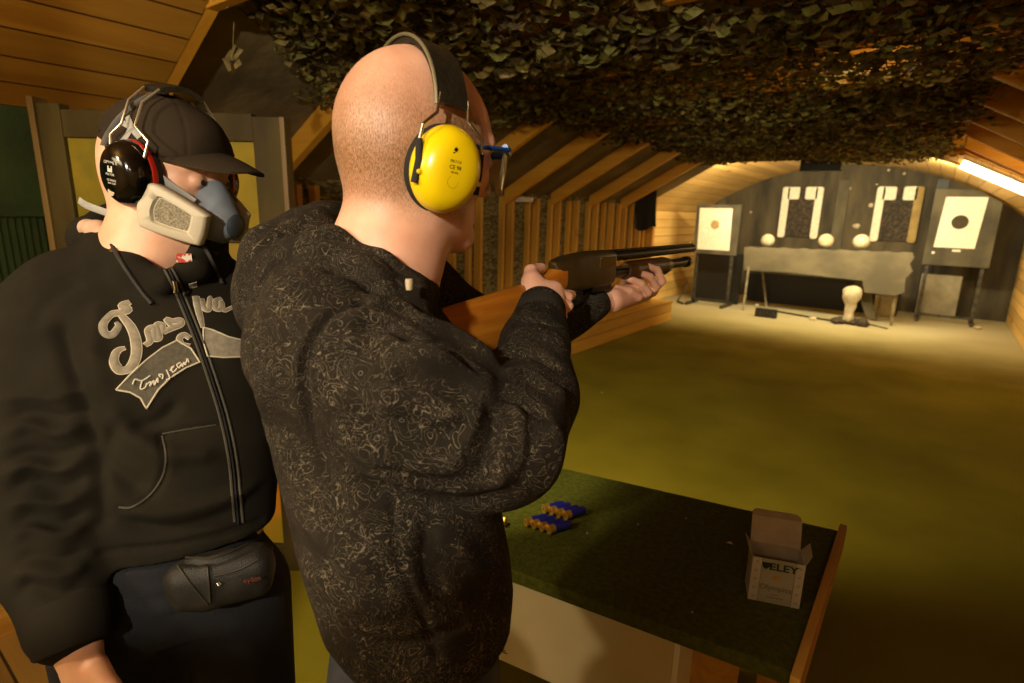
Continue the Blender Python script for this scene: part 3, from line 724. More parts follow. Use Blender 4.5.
# ------------------------------------------------------------------ shooting bench
M_TABLE = mat('table_felt', '434610', '54571A', rough=.95, scale=90, bump=.4, bscale=220, spec=.15)
M_CREAM = mat('cream_panel', 'CDBF94', 'C2B386', rough=.5, scale=3)
M_EDGE = wood('raw_edge_wood', 'A87A30', 'C8963C', '6A4414', 'Y', 'Z', rough=.7, scale=2)
Z = .775
TFL = np.array([-1.95, 1.13]); TFR = np.array([-.092, 1.483]); TNR = np.array([-.088, .93]); TNL = np.array([-1.72, .575])
TNL = TNR + (np.array([-.66, .845]) - TNR) * 1.55
TFL = TFR + (np.array([-.808, 1.335]) - TFR) * 1.45
t = empty('shooting_bench', (-.6, 1.0, 0), 'green felt topped shooting bench with a cream front panel beneath', 'bench')
def v3(p, z): return (p[0], p[1], z)
MB().hexa([v3(TNL, Z - .03), v3(TNR, Z - .03), v3(TFR, Z - .03), v3(TFL, Z - .03), v3(TNL, Z), v3(TNR, Z), v3(TFR, Z), v3(TFL, Z)]).build('felt_top', M_TABLE, t, bevel=.003)
e0 = np.array([-.087, .905]); e1 = np.array([-.091, 1.50])
MB().add([(e0[0], e0[1], Z - .075), (e0[0] + .016, e0[1], Z - .075), (e1[0] + .016, e1[1], Z - .05), (e1[0], e1[1], Z - .05), (e0[0], e0[1], Z + .012), (e0[0] + .016, e0[1], Z + .012), (e1[0] + .016, e1[1], Z + .012), (e1[0], e1[1], Z + .012)], [(3, 2, 1, 0), (4, 5, 6, 7), (0, 1, 5, 4), (1, 2, 6, 5), (2, 3, 7, 6), (3, 0, 4, 7)]).build('edge_board', M_EDGE, t, bevel=.002)
nd_ = (TNL - TNR) / np.linalg.norm(TNL - TNR); inw = np.array([nd_[1], -nd_[0]]); inw = inw if inw[1] > 0 else -inw
pa = TNR + nd_ * .20 + inw * .045; pb = TNL + nd_ * -.05 + inw * .045
MB().hexa([v3(pb, .49), v3(pa, .49), v3(pa + inw * .018, .49), v3(pb + inw * .018, .49), v3(pb, Z - .03), v3(pa, Z - .03), v3(pa + inw * .018, Z - .03), v3(pb + inw * .018, Z - .03)]).build('front_panel', M_CREAM, t, bevel=.002)
pc = pa - nd_ * .012
MB().hexa([v3(pa, 0), v3(pc, 0), v3(pc + inw * .42, 0), v3(pa + inw * .42, 0), v3(pa, Z - .03), v3(pc, Z - .03), v3(pc + inw * .42, Z - .03), v3(pa + inw * .42, Z - .03)]).build('side_panel', mat('white_board', 'E4DCC8', rough=.5), t, bevel=.0015)
pg = pa - nd_ * .09 + inw * .3
MB().hexa([v3(pc + inw * .2, 0), v3(pc - nd_ * .10 + inw * .2, 0), v3(pc - nd_ * .10 + inw * .22, 0), v3(pc + inw * .22, 0), v3(pc + inw * .2, Z - .03), v3(pc - nd_ * .10 + inw * .2, Z - .03), v3(pc - nd_ * .10 + inw * .22, Z - .03), v3(pc + inw * .22, Z - .03)]).build('end_brace', M_EDGE, t)
for q in (TFR + nd_ * .1 - inw * .05, TFL - nd_ * .1 - inw * .05, TNL - nd_ * .1 + inw * .12):
    MB().box2((q[0] - .025, q[1] - .025, 0), (q[0] + .025, q[1] + .025, Z - .03)).build('leg', M_EDGE, t, bevel=.003)
sc = MB(); rr = random.Random(4)
for i in range(12):
    f = .66 + rr.uniform(-.04, .04); zz = .520 + rr.uniform(-.006, .006) if i < 8 else .53
    c = TNR + (TNL - TNR) * f + inw * .0445
    x = c; L = rr.uniform(.006, .02)
    sc.add([v3(x, zz), v3(x + nd_ * L, zz - .002), v3(x + nd_ * L, zz + .003), v3(x, zz + .002)], [(0, 1, 2, 3)])
sc.build('scuff', mat('scuff_mark', '6A5A34', rough=.9), t)
for i, (x, y, lb) in enumerate(((730, 543.5, 'white paper scrap on the dark felt left of the cartridge box'), (638, 525, 'tiny pale crumb on the felt towards the far edge'), (587, 534, 'tiny pale crumb on the felt near the cartridges'), (686, 519, 'tiny pale crumb on the felt near the far edge'), (692, 613, 'tiny pale crumb on the felt near the front edge'))):
    r = P(x, y, 1) - EYE; c = EYE + r * ((Z - EYE[2]) / r[2]); s = .008 if i == 0 else .0022; m = MB()
    m.add([c + np.array([-s, -s * .3, .0006]), c + np.array([0, -s * .5, .002]), c + np.array([s, s * .1, .0008]), c + np.array([s * .2, s * .2, .004]), c + np.array([s * .1, s, .001]), c + np.array([-s * .3, s * .4, .003])], [(0, 1, 3, 5), (1, 2, 3), (3, 4, 5)])
    tag(m.build('paper_scrap' if i == 0 else 'crumb', M_PAPER, None), lb, 'scrap' if i == 0 else 'crumb')

# cartridges: brass head and ribbed blue hull, lying in two rows
M_BRASS = mat('brass', 'E8B840', 'F6D470', rough=.32, metal=.8, scale=40)
M_HULL = mat('blue_hull', '1A1C78', '22268E', rough=.35, scale=30)
def cartridge():
    t = empty('shotgun_cartridge', (0, 0, 0), 'x', 'cartridge', 'blue cartridges on the bench')
    R = .0104
    hull = MB(); n = 40; vs = []
    for h, rr_ in ((.012, R * .97), (.055, R * .97), (.0575, R * .9), (.058, R * .55), (.055, R * .15)):
        for j in range(n):
            k = 1 + (.035 if j % 2 else 0) * (1 if h < .056 else 0); a = 6.28318 * j / n; vs.append((rr_ * k * math.cos(a), h, rr_ * k * math.sin(a)))
    fs = [(i * n + j, i * n + (j + 1) % n, (i + 1) * n + (j + 1) % n, (i + 1) * n + j) for i in range(4) for j in range(n)] + [tuple(range(n)), tuple(range(4 * n, 5 * n))]
    hull.add(vs, fs).build('hull', M_HULL, t, smooth=True)
    hd = MB().lathe([(R * 1.13, 0), (R * 1.15, .001), (R * 1.13, .0018), (R * 1.0, .0022), (R * 1.01, .0155), (R * .98, .016)], (0, 0, 0), axis=(0, 1, 0), n=28).build('brass_head', M_BRASS, t, smooth=True)
    MB().lathe([(R * .32, -.0006), (R * .30, .0004)], (0, 0, 0), axis=(0, 1, 0), n=16).build('primer', mat('primer', 'B08A3A', rough=.35, metal=1), hd)
    return t
def copy_tree(o, parent=None):
    c = o.copy(); COL.objects.link(c); c.parent = parent
    for ch in list(o.children): copy_tree(ch, c)
    return c
proto = cartridge()
def on_plane(x, y, z):
    r = P(x, y, 1) - EYE; return EYE + r * ((z - EYE[2]) / r[2])
n0 = on_plane(525.5, 522, Z + .0118); n1 = on_plane(548.5, 529.5, Z + .0118)
f0 = on_plane(543.5, 509, Z + .0118); f1 = on_plane(565, 515.5, Z + .0118)
hl = on_plane(560, 504, Z + .0118) - on_plane(543.5, 509, Z + .0118); az0 = math.atan2(-(.55), .83)
PLC = ['nearest the shooter', 'second from the shooter', 'third from the shooter', 'farthest from the shooter']
k = 0
for a, b_, rn in ((n0, n1, 'front'), (f0, f1, 'back')):
    for i in range(4):
        c = proto if k == 0 else copy_tree(proto); k += 1
        p = a + (b_ - a) * i / 3; step = np.linalg.norm(b_ - a) / 3
        c.location = Vector(p); c.rotation_euler = (0, 0, math.radians(-30 + (i % 2) * 4 + (3 if rn == 'back' else 0)))
        c['label'] = 'blue brass-headed shotgun cartridge, %s in the %s row on the bench' % (PLC[i], rn)
c = copy_tree(proto); c.location = Vector(on_plane(506, 521, Z + .0118)); c.rotation_euler = (0, 0, math.radians(110)); c['label'] = 'single blue cartridge lying apart, half hidden behind the shooter by the bench rows'
print('cartridge step', np.linalg.norm(n1 - n0) / 3, np.linalg.norm(f1 - f0) / 3, n0, f0)

# ------------------------------------------------------------------ open cartridge box
def eley():
    M_CARD = mat('inner_card', 'A89E8C', '9A907C', rough=.85, scale=30); M_OUT = mat('box_silver', 'A09E8E', '969484', rough=.45, scale=12)
    M_SIDE = mat('box_white', 'B4AEA2', rough=.5); M_INK = mat('green_ink', '0A2A14', rough=.5); M_ORG = mat('orange_ink', 'B8863A', rough=.5); M_GREY = mat('grey_ink', '6A6858', rough=.5); M_HEART = mat('pale_print', '9A958C', rough=.5)
    c = on_plane(774.5, 604, Z); L = on_plane(747.5, 598.5, Z); Rr = on_plane(799, 609, Z)
    ux = Rr - L; w = np.linalg.norm(ux); ux /= w; uy = np.array([-ux[1], ux[0], 0.]); c = (L + Rr) / 2
    print('box width', w)
    t = empty('cartridge_box', tuple(c), 'open silvery cartridge carton with its lid up, standing on the green bench', 'carton')
    H = w * 1.02; D = w * .62; th = .0009; h = w / 2
    def pt(a, b, z): return c + ux * a + uy * b + np.array([0, 0, z])
    def slab(name, a0, a1, b0, b1, z0, z1, m, par=None):
        return MB().hexa([pt(a0, b0, z0), pt(a1, b0, z0), pt(a1, b1, z0), pt(a0, b1, z0), pt(a0, b0, z1), pt(a1, b0, z1), pt(a1, b1, z1), pt(a0, b1, z1)]).build(name, m, par or t)
    fr_ = slab('front', -h, h, 0, th, 0, H, M_OUT); slab('back', -h, h, D - th, D, 0, H, M_CARD)
    slab('side', -h, -h + th, th, D - th, 0, H, M_SIDE); slab('side', h - th, h, th, D - th, 0, H, M_SIDE); slab('bottom', -h + th, h - th, th, D - th, 0, th, M_CARD)
    # lid flap hinged at the back, leaning back, with its tuck edge
    def flap(name, base, u, v, tdir, m, poly):
        return MB().prism(poly, base, u, v, np.array(tdir) * th).build(name, m, t)
    ld = np.array([0, 0, 1.0]) * math.cos(.30) + uy * math.sin(.30); ld2 = np.array([0, 0, 1.0]) * math.cos(1.15) + uy * math.sin(1.15)
    flap('lid', pt(0, D, H), ux, ld, uy, M_CARD, [(-h, 0), (h, 0), (h, D * .90), (-h, D * .90)])
    top = pt(0, D, H) + ld * D * .90
    flap('tuck_flap', top, ux, ld2, uy, M_CARD, [(-h, 0), (h, 0), (h * .96, .012), (h * .82, .018), (-h * .82, .018), (-h * .96, .012)])
    for s in (-1, 1):
        fd = np.array([0, 0, 1.0]) * math.cos(.5) + ux * s * math.sin(.5)
        flap('side_flap', pt(s * h, 0, H), uy, fd, ux * s, M_CARD, [(0.002, 0), (D - .004, 0), (D * .8, .026), (.006, .020)])
    # printed front
    z = np.array([0, 0, 1.0])
    def face(name, polys, m, d=.0004):
        mb = MB()
        for pl in polys: mb.prism(pl, c - uy * .00005, ux, z, -uy * d)
        return mb.build(name, m, fr_)
    face('side_band', [[(-h, 0), (-h * .64, 0), (-h * .64, H), (-h, H)]], M_SIDE); face('side_band', [[(h * .66, 0), (h, 0), (h, H), (h * .66, H)]], M_SIDE)
    hearts = []
    for sx in (-.82, .83):
        for i in range(5):
            cx, cz = sx * h, H * (.1 + .2 * i); s = h * .075
            hearts.append([(cx, cz - s), (cx + s, cz + .2 * s), (cx + .9 * s, cz + s), (cx, cz + .5 * s), (cx - .9 * s, cz + s), (cx - s, cz + .2 * s)])
    face('shield_pattern', hearts[:5], M_HEART, .0007); face('shield_pattern', hearts[5:], M_HEART, .0007)
    face('rule_line', [[(-h * .64, 0), (-h * .62, 0), (-h * .62, H), (-h * .64, H)]], M_GREY, .0006); face('rule_line', [[(h * .64, 0), (h * .66, 0), (h * .66, H), (h * .64, H)]], M_GREY, .0006)
    s = h * .15; cx, cz = -h * .47, H * .845
    face('shield_emblem', [[(cx - s, cz + s), (cx + s, cz + s), (cx + s, cz), (cx + .6 * s, cz - .7 * s), (cx, cz - 1.1 * s), (cx - .6 * s, cz - .7 * s), (cx - s, cz)]], M_INK)
    cx, cz = .02 * h, H * .6; s = h * .2
    face('bird_emblem', [[(cx - s, cz - .1 * s), (cx - .3 * s, cz + .5 * s), (cx + .5 * s, cz + .55 * s), (cx + .1 * s, cz + .3 * s), (cx + s, cz + .1 * s), (cx + .2 * s, cz), (cx + .9 * s, cz - .35 * s), (cx - .1 * s, cz - .3 * s), (cx - .5 * s, cz - .55 * s)]], M_ORG)
    for txt, sz, zz, m, b in (('ELEY', .235, .84, M_INK, .0005), ('Olympics', .165, .36, M_GREY, 0), ('24 GRAM', .07, .2, M_GREY, 0)):
        if txt == '24 GRAM':
            face('small_print', [[(-h * .3, H * .13), (h * .35, H * .13), (h * .35, H * .145), (-h * .3, H * .145)], [(-h * .12, H * .2), (h * .15, H * .2), (h * .15, H * .212), (-h * .12, H * .212)]], M_GREY); continue
        me = text_mesh(txt, sz * w, .0002, b)
        o = link('lettering', me, m, fr_)
        o.matrix_world = frame_xf(c - uy * .0010 + z * H * zz + ux * (h * .20 if txt == 'ELEY' else 0), ux, z)
        if txt == 'ELEY': me.transform(Matrix.Diagonal((1.12, .95, 1, 1)))
    return t
eley()

# ------------------------------------------------------------------ pump shotgun
GX = -.545
def gun():
    M_STEEL = mat('blued_steel', '17130D', '241C12', rough=.34, metal=.75, scale=30, spec=.6)
    M_RECV = mat('receiver_alloy', '4A3C20', '5A4826', rough=.42, metal=.6, scale=30)
    M_STOCK = wood('walnut', '965212', 'CC8426', '4A2406', 'Y', 'Z', rough=.28, scale=2.2, knots=False, spec=.6)
    M_RUB = mat('rubber', '17140F', rough=.8, bump=.2, bscale=80)
    M_CHROME = mat('bright_steel', '8A7A5A', rough=.25, metal=1)
    t = empty('shotgun', (GX, .9, 1.40), 'pump shotgun with a brown wooden stock, aimed down the range by the shooter', 'shotgun')
    def loft(secs, name, m, n=20, e=2.6):
        """secs: (y, ztop, zbottom, halfwidth)"""
        mb = MB(); vs = []
        for (y, zt, zb, hw) in secs:
            zc = (zt + zb) / 2; hh = (zt - zb) / 2
            for j in range(n):
                a = 6.28318 * j / n; ca, sa = math.cos(a), math.sin(a)
                vs.append((GX + hw * math.copysign(abs(ca) ** (2 / e), ca), y, zc + hh * math.copysign(abs(sa) ** (2 / e), sa)))
        k = len(secs)
        fs = [(i * n + j, i * n + (j + 1) % n, (i + 1) * n + (j + 1) % n, (i + 1) * n + j) for i in range(k - 1) for j in range(n)] + [tuple(range(n)), tuple(range((k - 1) * n, k * n))]
        return mb.add(vs, fs).build(name, m, t, smooth=True, angle=50)
    def interp(secs, n):
        s = np.array(secs, float); T = np.linspace(s[0, 0], s[-1, 0], n); return [(y, *[np.interp(y, s[:, 0], s[:, i]) for i in (1, 2, 3)]) for y in T]
    loft([(.500, 1.366, 1.262, .018), (.506, 1.372, 1.245, .021), (.530, 1.380, 1.248, .022)], 'recoil_pad', M_RUB)
    loft([(.530, 1.382, 1.250, .0225), (.60, 1.388, 1.268, .0235), (.68, 1.395, 1.296, .0235), (.74, 1.401, 1.325, .021), (.775, 1.404, 1.345, .019), (.80, 1.402, 1.357, .018), (.825, 1.412, 1.364, .0185), (.85, 1.426, 1.370, .019), (.868, 1.434, 1.376, .019)], 'stock', M_STOCK)
    loft([(.842, 1.4345, 1.428, .008), (.855, 1.438, 1.376, .0165), (.875, 1.442, 1.377, .019), (.92, 1.446, 1.376, .019), (.97, 1.449, 1.376, .019), (1.05, 1.448, 1.377, .0185), (1.062, 1.444, 1.379, .016)], 'receiver', M_RECV, e=4.5)
    MB().box2((GX + .017, .985, 1.415), (GX + .0198, 1.052, 1.436)).build('ejection_port', M_CHROME, t, bevel=.001)
    MB().tube([(GX, 1.04, 1.4335), (GX, 1.55, 1.4335)], .0108, n=20).build('barrel', M_STEEL, t, smooth=True)
    MB().tube([(GX, 1.055, 1.4335), (GX, 1.075, 1.4335)], .0135, n=20).build('barrel_ring', M_STEEL, t, smooth=True)
    MB().tube([(GX, 1.545, 1.4335), (GX, 1.5515, 1.4335)], .0092, n=18).build('muzzle_bore', mat('bore', '020202', rough=.9), t)
    MB().box2((GX - .003, 1.06, 1.444), (GX + .003, 1.545, 1.4475)).build('sighting_rib', M_STEEL, t)
    MB().lathe([(.0022, 0), (.0022, .006), (.0012, .0075)], (GX, 1.53, 1.447), n=10).build('bead_sight', M_BRASS, t)
    MB().tube([(GX, 1.05, 1.3985), (GX, 1.50, 1.3985)], .0122, n=20).build('magazine_tube', M_STEEL, t, smooth=True)
    MB().lathe([(.0135, 0), (.0150, .004), (.0150, .022), (.0120, .028), (.006, .032)], (GX, 1.495, 1.3985), axis=(0, 1, 0), n=20).build('magazine_cap', M_STEEL, t, smooth=True)
    MB().lathe([(.0125, 0), (.0145, .002), (.0145, .008), (.0125, .01)], (GX, 1.378, 1.3985), axis=(0, 1, 0), n=20).build('fore_end_nut', M_CHROME, t, smooth=True)
    fo = []
    for i in range(25):
        y = 1.135 + .24 * i / 24; g = .0012 * (i % 2) if 3 < i < 21 else 0; e_ = min(1, .8 + .2 * min(i, 24 - i) / 3)
        fo.append((y, 1.3985 + .021 * e_ - g * .3, 1.3985 - .0235 * e_ + g, .0215 * e_ - g))
    loft(fo, 'fore_end', mat('fore_end_wood', '3A2008', '5A3610', rough=.4, scale=60, stretch=(1, .2, 1)), e=2.4)
    MB().tube([(GX, .862, 1.376), (GX, .868, 1.350), (GX, .885, 1.338), (GX, .925, 1.336), (GX, .955, 1.345), (GX, .975, 1.377)], .0045, n=10).build('trigger_guard', M_STEEL, t, smooth=True)
    MB().tube([(GX, .905, 1.378), (GX, .912, 1.362), (GX, .906, 1.348)], [.004, .0032, .0028], n=8).build('trigger', M_CHROME, t, smooth=True)
    MB().box2((GX - .012, .975, 1.366), (GX + .012, 1.055, 1.378)).build('loading_gate', M_STEEL, t, bevel=.002)
    MB().tube([(GX + .012, 1.06, 1.412), (GX + .012, 1.14, 1.408)], .003, n=8).build('action_bar', M_CHROME, t)
gun()
# ------------------------------------------------------------------ people
_f = np.array([_R[2], _A[2]]); _f /= np.linalg.norm(_f)
def az(a):
    """horizontal direction, a degrees clockwise from where the camera looks"""
    a = math.radians(a); r = np.array([_f[1], -_f[0]]); v = _f * math.cos(a) + r * math.sin(a); return np.array([v[0], v[1], 0.0])
UP = np.array([0, 0, 1.0])
def frame(a, pitch=0.0, roll=0.0):
    f = az(a) * math.cos(math.radians(pitch)) + UP * math.sin(math.radians(pitch)); r = np.cross(f, UP); r /= np.linalg.norm(r); u = np.cross(r, f)
    c, s = math.cos(math.radians(roll)), math.sin(math.radians(roll)); r2 = r * c - u * s; u2 = u * c + r * s
    return np.stack([r2, f, u2], 1)       # columns: right, forward, up

def head_sdf(S_, O, R, s=1.0, ears=True):
    L = lambda *p: O + R @ (np.array(p) * s)
    S_.ell(L(0, -.010, .022), np.array([.0775, .0985, .092]) * s, R, k=.02)
    S_.ell(L(0, -.045, -.005), np.array([.066, .058, .066]) * s, R, k=.03)
    S_.ell(L(0, .045, .012), np.array([.060, .048, .062]) * s, R, k=.025)
    S_.ell(L(0, .040, -.052), np.array([.054, .050, .066]) * s, R, k=.025)
    for q in (-1, 1):
        S_.cone(L(.050 * q, .010, -.070), L(.012 * q, .074, -.112), .024 * s, .019 * s, k=.025)
        S_.cone(L(.046 * q, .060, -.030), L(.056 * q, .030, -.028), .021 * s, .018 * s, k=.02)
        S_.cone(L(.012 * q, .090, .016), L(.045 * q, .076, .016), .010 * s, .010 * s, k=.014)
    S_.ell(L(0, .080, -.110), np.array([.018, .016, .015]) * s, R, k=.016)
    S_.cone(L(0, .088, .004), L(0, .112, -.040), .008 * s, .0115 * s, k=.010)
    for q in (-1, 1): S_.ell(L(.011 * q, .100, -.044), np.array([.009, .011, .008]) * s, R, k=.006)
    for q in (-1, 1): S_.ell(L(.031 * q, .102, -.008), np.array([.017, .013, .012]) * s, R, k=.012, sub=True)
    for q in (-1, 1): S_.ell(L(.031 * q, .084, -.008), np.array([.0145, .0125, .0125]) * s, R, k=.003)
    S_.chain([L(-.023, .083, -.078), L(0, .094, -.074), L(.023, .083, -.078)], [.005 * s, .0075 * s, .005 * s], k=.008)
    S_.chain([L(-.020, .083, -.083), L(0, .093, -.085), L(.020, .083, -.083)], [.005 * s, .0085 * s, .005 * s], k=.008)
    S_.cone(L(-.02, .098, -.0795), L(.02, .098, -.0795), .0022 * s, .0022 * s, k=.004, sub=True)
    if ears:
        for q in (-1, 1):
            Re = R @ np.array([[math.cos(.3 * q), -math.sin(.3 * q), 0], [math.sin(.3 * q), math.cos(.3 * q), 0], [0, 0, 1.0]])
            S_.ell(L(.079 * q, -.008, -.022), np.array([.011, .019, .031]) * s, Re, k=.008)
            S_.ell(L(.089 * q, -.002, -.018), np.array([.008, .010, .018]) * s, Re, k=.008, sub=True)

def skin_mat(name, c1, c2, stub=None):
    t = NT(name); b = t.b; b.inputs['Roughness'].default_value = .48; b.inputs['Subsurface Weight'].default_value = .18; b.inputs['Subsurface Radius'].default_value = (.012, .004, .002); b.inputs['Subsurface Scale'].default_value = .5
    tc = t.n('ShaderNodeTexCoord'); nz = t.n('ShaderNodeTexNoise', i_Scale=26.0, i_Detail=6.0); t.l(tc, 'Object', nz, 'Vector')
    r = t.n('ShaderNodeValToRGB'); e = r.color_ramp.elements; e[0].position = .35; e[1].position = .68; e[0].color = rgb(c1); e[1].color = rgb(c2); t.l(nz, 'Fac', r, 0); last = (r, 0)
    n2 = t.n('ShaderNodeTexNoise', i_Scale=420.0, i_Detail=3.0); t.l(tc, 'Object', n2, 'Vector')
    if stub:
        at = t.n('ShaderNodeAttribute', attribute_name='stubble')
        mp = t.n('ShaderNodeMapping'); mp.inputs['Scale'].default_value = (1, 1, .3); t.l(tc, 'Object', mp, 0)
        n3 = t.n('ShaderNodeTexNoise', i_Scale=900.0, i_Detail=4.0, i_Distortion=.6); t.l(mp, 0, n3, 'Vector')
        q = t.n('ShaderNodeMapRange', i_From_Min=.34, i_From_Max=.66, i_To_Min=.55, i_To_Max=1.3); t.l(n3, 'Fac', q, 0)
        mu = t.n('ShaderNodeMath', operation='MULTIPLY', use_clamp=True); t.l(q, 0, mu, 0); t.l(at, 'Fac', mu, 1)
        mx = t.n('ShaderNodeMix', data_type='RGBA'); t.l(mu, 0, mx, 'Factor'); t.l(*last, mx, 6); mx.inputs[7].default_value = rgb(stub); last = (mx, 2)
        bn = n3
    else: bn = n2
    t.l(*last, b, 'Base Color')
    bp = t.n('ShaderNodeBump', i_Strength=.25, i_Distance=.001); t.l(bn, 'Fac', bp, 'Height'); t.l(bp, 0, b, 'Normal')
    return t.m

def cloth_mat(name, c1, c2, line=None, rough=.95, bscale=700, lam=(26, 5.5), bump=.35):
    t = NT(name); b = t.b; b.inputs['Roughness'].default_value = rough; b.inputs['Specular IOR Level'].default_value = .15; b.inputs['Sheen Weight'].default_value = .0; b.inputs['Sheen Roughness'].default_value = .5
    tc = t.n('ShaderNodeTexCoord'); n1 = t.n('ShaderNodeTexNoise', i_Scale=9.0, i_Detail=8.0); t.l(tc, 'Object', n1, 'Vector')
    r = t.n('ShaderNodeValToRGB'); e = r.color_ramp.elements; e[0].position = .35; e[1].position = .7; e[0].color = rgb(c1); e[1].color = rgb(c2); t.l(n1, 'Fac', r, 0); last = (r, 0)
    if line:
        acc = None
        for k, (s, f) in enumerate(((lam[0], lam[1]), (lam[0] * 1.7, lam[1] * .8))):
            nz = t.n('ShaderNodeTexNoise', i_Scale=float(s), i_Detail=1.5, i_Distortion=1.6); mp = t.n('ShaderNodeMapping'); mp.inputs['Location'].default_value = (3.1 * k, 1.7 * k, 0); t.l(tc, 'Object', mp, 0); t.l(mp, 0, nz, 'Vector')
            m = t.n('ShaderNodeMath', operation='MULTIPLY'); t.l(nz, 'Fac', m, 0); m.inputs[1].default_value = f
            fr = t.n('ShaderNodeMath', operation='FRACT'); t.l(m, 0, fr, 0)
            a = t.n('ShaderNodeMath', operation='SUBTRACT'); t.l(fr, 0, a, 0); a.inputs[1].default_value = .5
            ab = t.n('ShaderNodeMath', operation='ABSOLUTE'); t.l(a, 0, ab, 0)
            cr = t.n('ShaderNodeMapRange', i_From_Min=.01, i_From_Max=.055, i_To_Min=1.0, i_To_Max=0.0); t.l(ab, 0, cr, 0)
            msk = t.n('ShaderNodeTexNoise', i_Scale=16.0 + 5 * k, i_Detail=3.0); t.l(mp, 0, msk, 'Vector')
            mr = t.n('ShaderNodeMapRange', i_From_Min=.40, i_From_Max=.54); t.l(msk, 'Fac', mr, 0)
            mm = t.n('ShaderNodeMath', operation='MULTIPLY'); t.l(cr, 0, mm, 0); t.l(mr, 0, mm, 1)
            if acc is None: acc = mm
            else:
                mx2 = t.n('ShaderNodeMath', operation='MAXIMUM'); t.l(acc, 0, mx2, 0); t.l(mm, 0, mx2, 1); acc = mx2
        g = t.n('ShaderNodeMath', operation='MULTIPLY'); t.l(acc, 0, g, 0); g.inputs[1].default_value = .50
        mx = t.n('ShaderNodeMix', data_type='RGBA'); t.l(g, 0, mx, 'Factor'); t.l(*last, mx, 6); mx.inputs[7].default_value = rgb(line); last = (mx, 2)
    t.l(*last, b, 'Base Color')
    n2 = t.n('ShaderNodeTexNoise', i_Scale=float(bscale), i_Detail=2.0); t.l(tc, 'Object', n2, 'Vector')
    bp = t.n('ShaderNodeBump', i_Strength=bump, i_Distance=.001); t.l(n2, 'Fac', bp, 'Height'); t.l(bp, 0, b, 'Normal')
    return t.m

def rib_mat(name, c1, c2, scale, direction='Z'):
    t = NT(name); b = t.b; b.inputs['Roughness'].default_value = .95; b.inputs['Specular IOR Level'].default_value = .15
    b.inputs['Base Color'].default_value = rgb(c1)
    return t.m

def hand_sdf(S_, wrist, palm_c, mcps, fingers, thumb, r=.0088):
    """palm as webbed cones from wrist to each knuckle, then finger chains"""
    for m in mcps: S_.cone(wrist, m, .021, .0125, k=.010)
    for i in range(len(mcps) - 1): S_.cone(mcps[i], mcps[i + 1], .0120, .0120, k=.008)
    S_.cone(wrist, palm_c, .023, .022, k=.012)
    for f in fingers: S_.chain(f, [r * 1.12, r * 1.0, r * .92, r * .82][:len(f)] if len(f) > 2 else [r, r * .85], k=.003)
    S_.chain(thumb, [.0155, .0125, .0105, .0092][:len(thumb)], k=.006)

def legs(cx, cy, z0, facing, spread=.10, lat=.165, ap=.12, feet=.14, foot_off=(0, 0), hip_z=.95):
    """jeans: pelvis and two tapering legs down to the ankles"""
    lt = np.array([-facing[1], facing[0], 0]); S_ = SDF()
    c = np.array([cx, cy, 0.0])
    S_.stack([(c + UP * (z0 - .14), lat * 1.02, ap * 1.05), (c + UP * (z0 - .06), lat * 1.0, ap * 1.03), (c + UP * z0, lat * .95, ap * .95)], facing)
    ft = []
    for q in (-1, 1):
        h = c + lt * spread * q + UP * (z0 - .14); kn = c + lt * (spread + .015) * q + facing * .03 + UP * .50; an = c + lt * feet * q + UP * .09
        S_.chain([h, kn, an], [.098, .072, .062], k=.03); ft.append(an)
    return S_, ft

def shoes(t, ft, facing, m):
    for p in ft:
        S_ = SDF(); a = np.array([p[0], p[1], 0.0])
        S_.cone(a + UP * .045 - facing * .03, a + UP * .035 + facing * .10, .042, .036, k=.02).cone(a + UP * .035 + facing * .10, a + UP * .028 + facing * .17, .038, .030, k=.02).cone(a + UP * .05, a + UP * .11, .04, .045, k=.02)
        S_.cut(a + UP * .004, -UP)
        solid('shoe', *S_.surface(.007), m, t)

M_SKIN1 = skin_mat('skin_shooter', 'DDA488', 'EAB69A', '7A5832')
M_SKIN2 = skin_mat('skin_observer', 'DCA686', 'E8B696')
M_HOOD1 = cloth_mat('patterned_fleece', '1C1813', '29231B', '8C8068', lam=(33, 8.0))
M_RIB1 = cloth_mat('ribbed_cuff', '2E2A24', '3A352D')
M_HOOD2 = cloth_mat('black_fleece', '1B1811', '242017')
M_JEANS1 = mat('grey_denim', '2A2E36', '454A52', rough=.9, scale=12, bump=.3, bscale=500)
M_JEANS2 = mat('dark_denim', '090B10', '11141B', rough=.9, scale=10, bump=.3, bscale=500)
M_SHOE = mat('dark_shoe', '14120F', '201D18', rough=.6, scale=20)

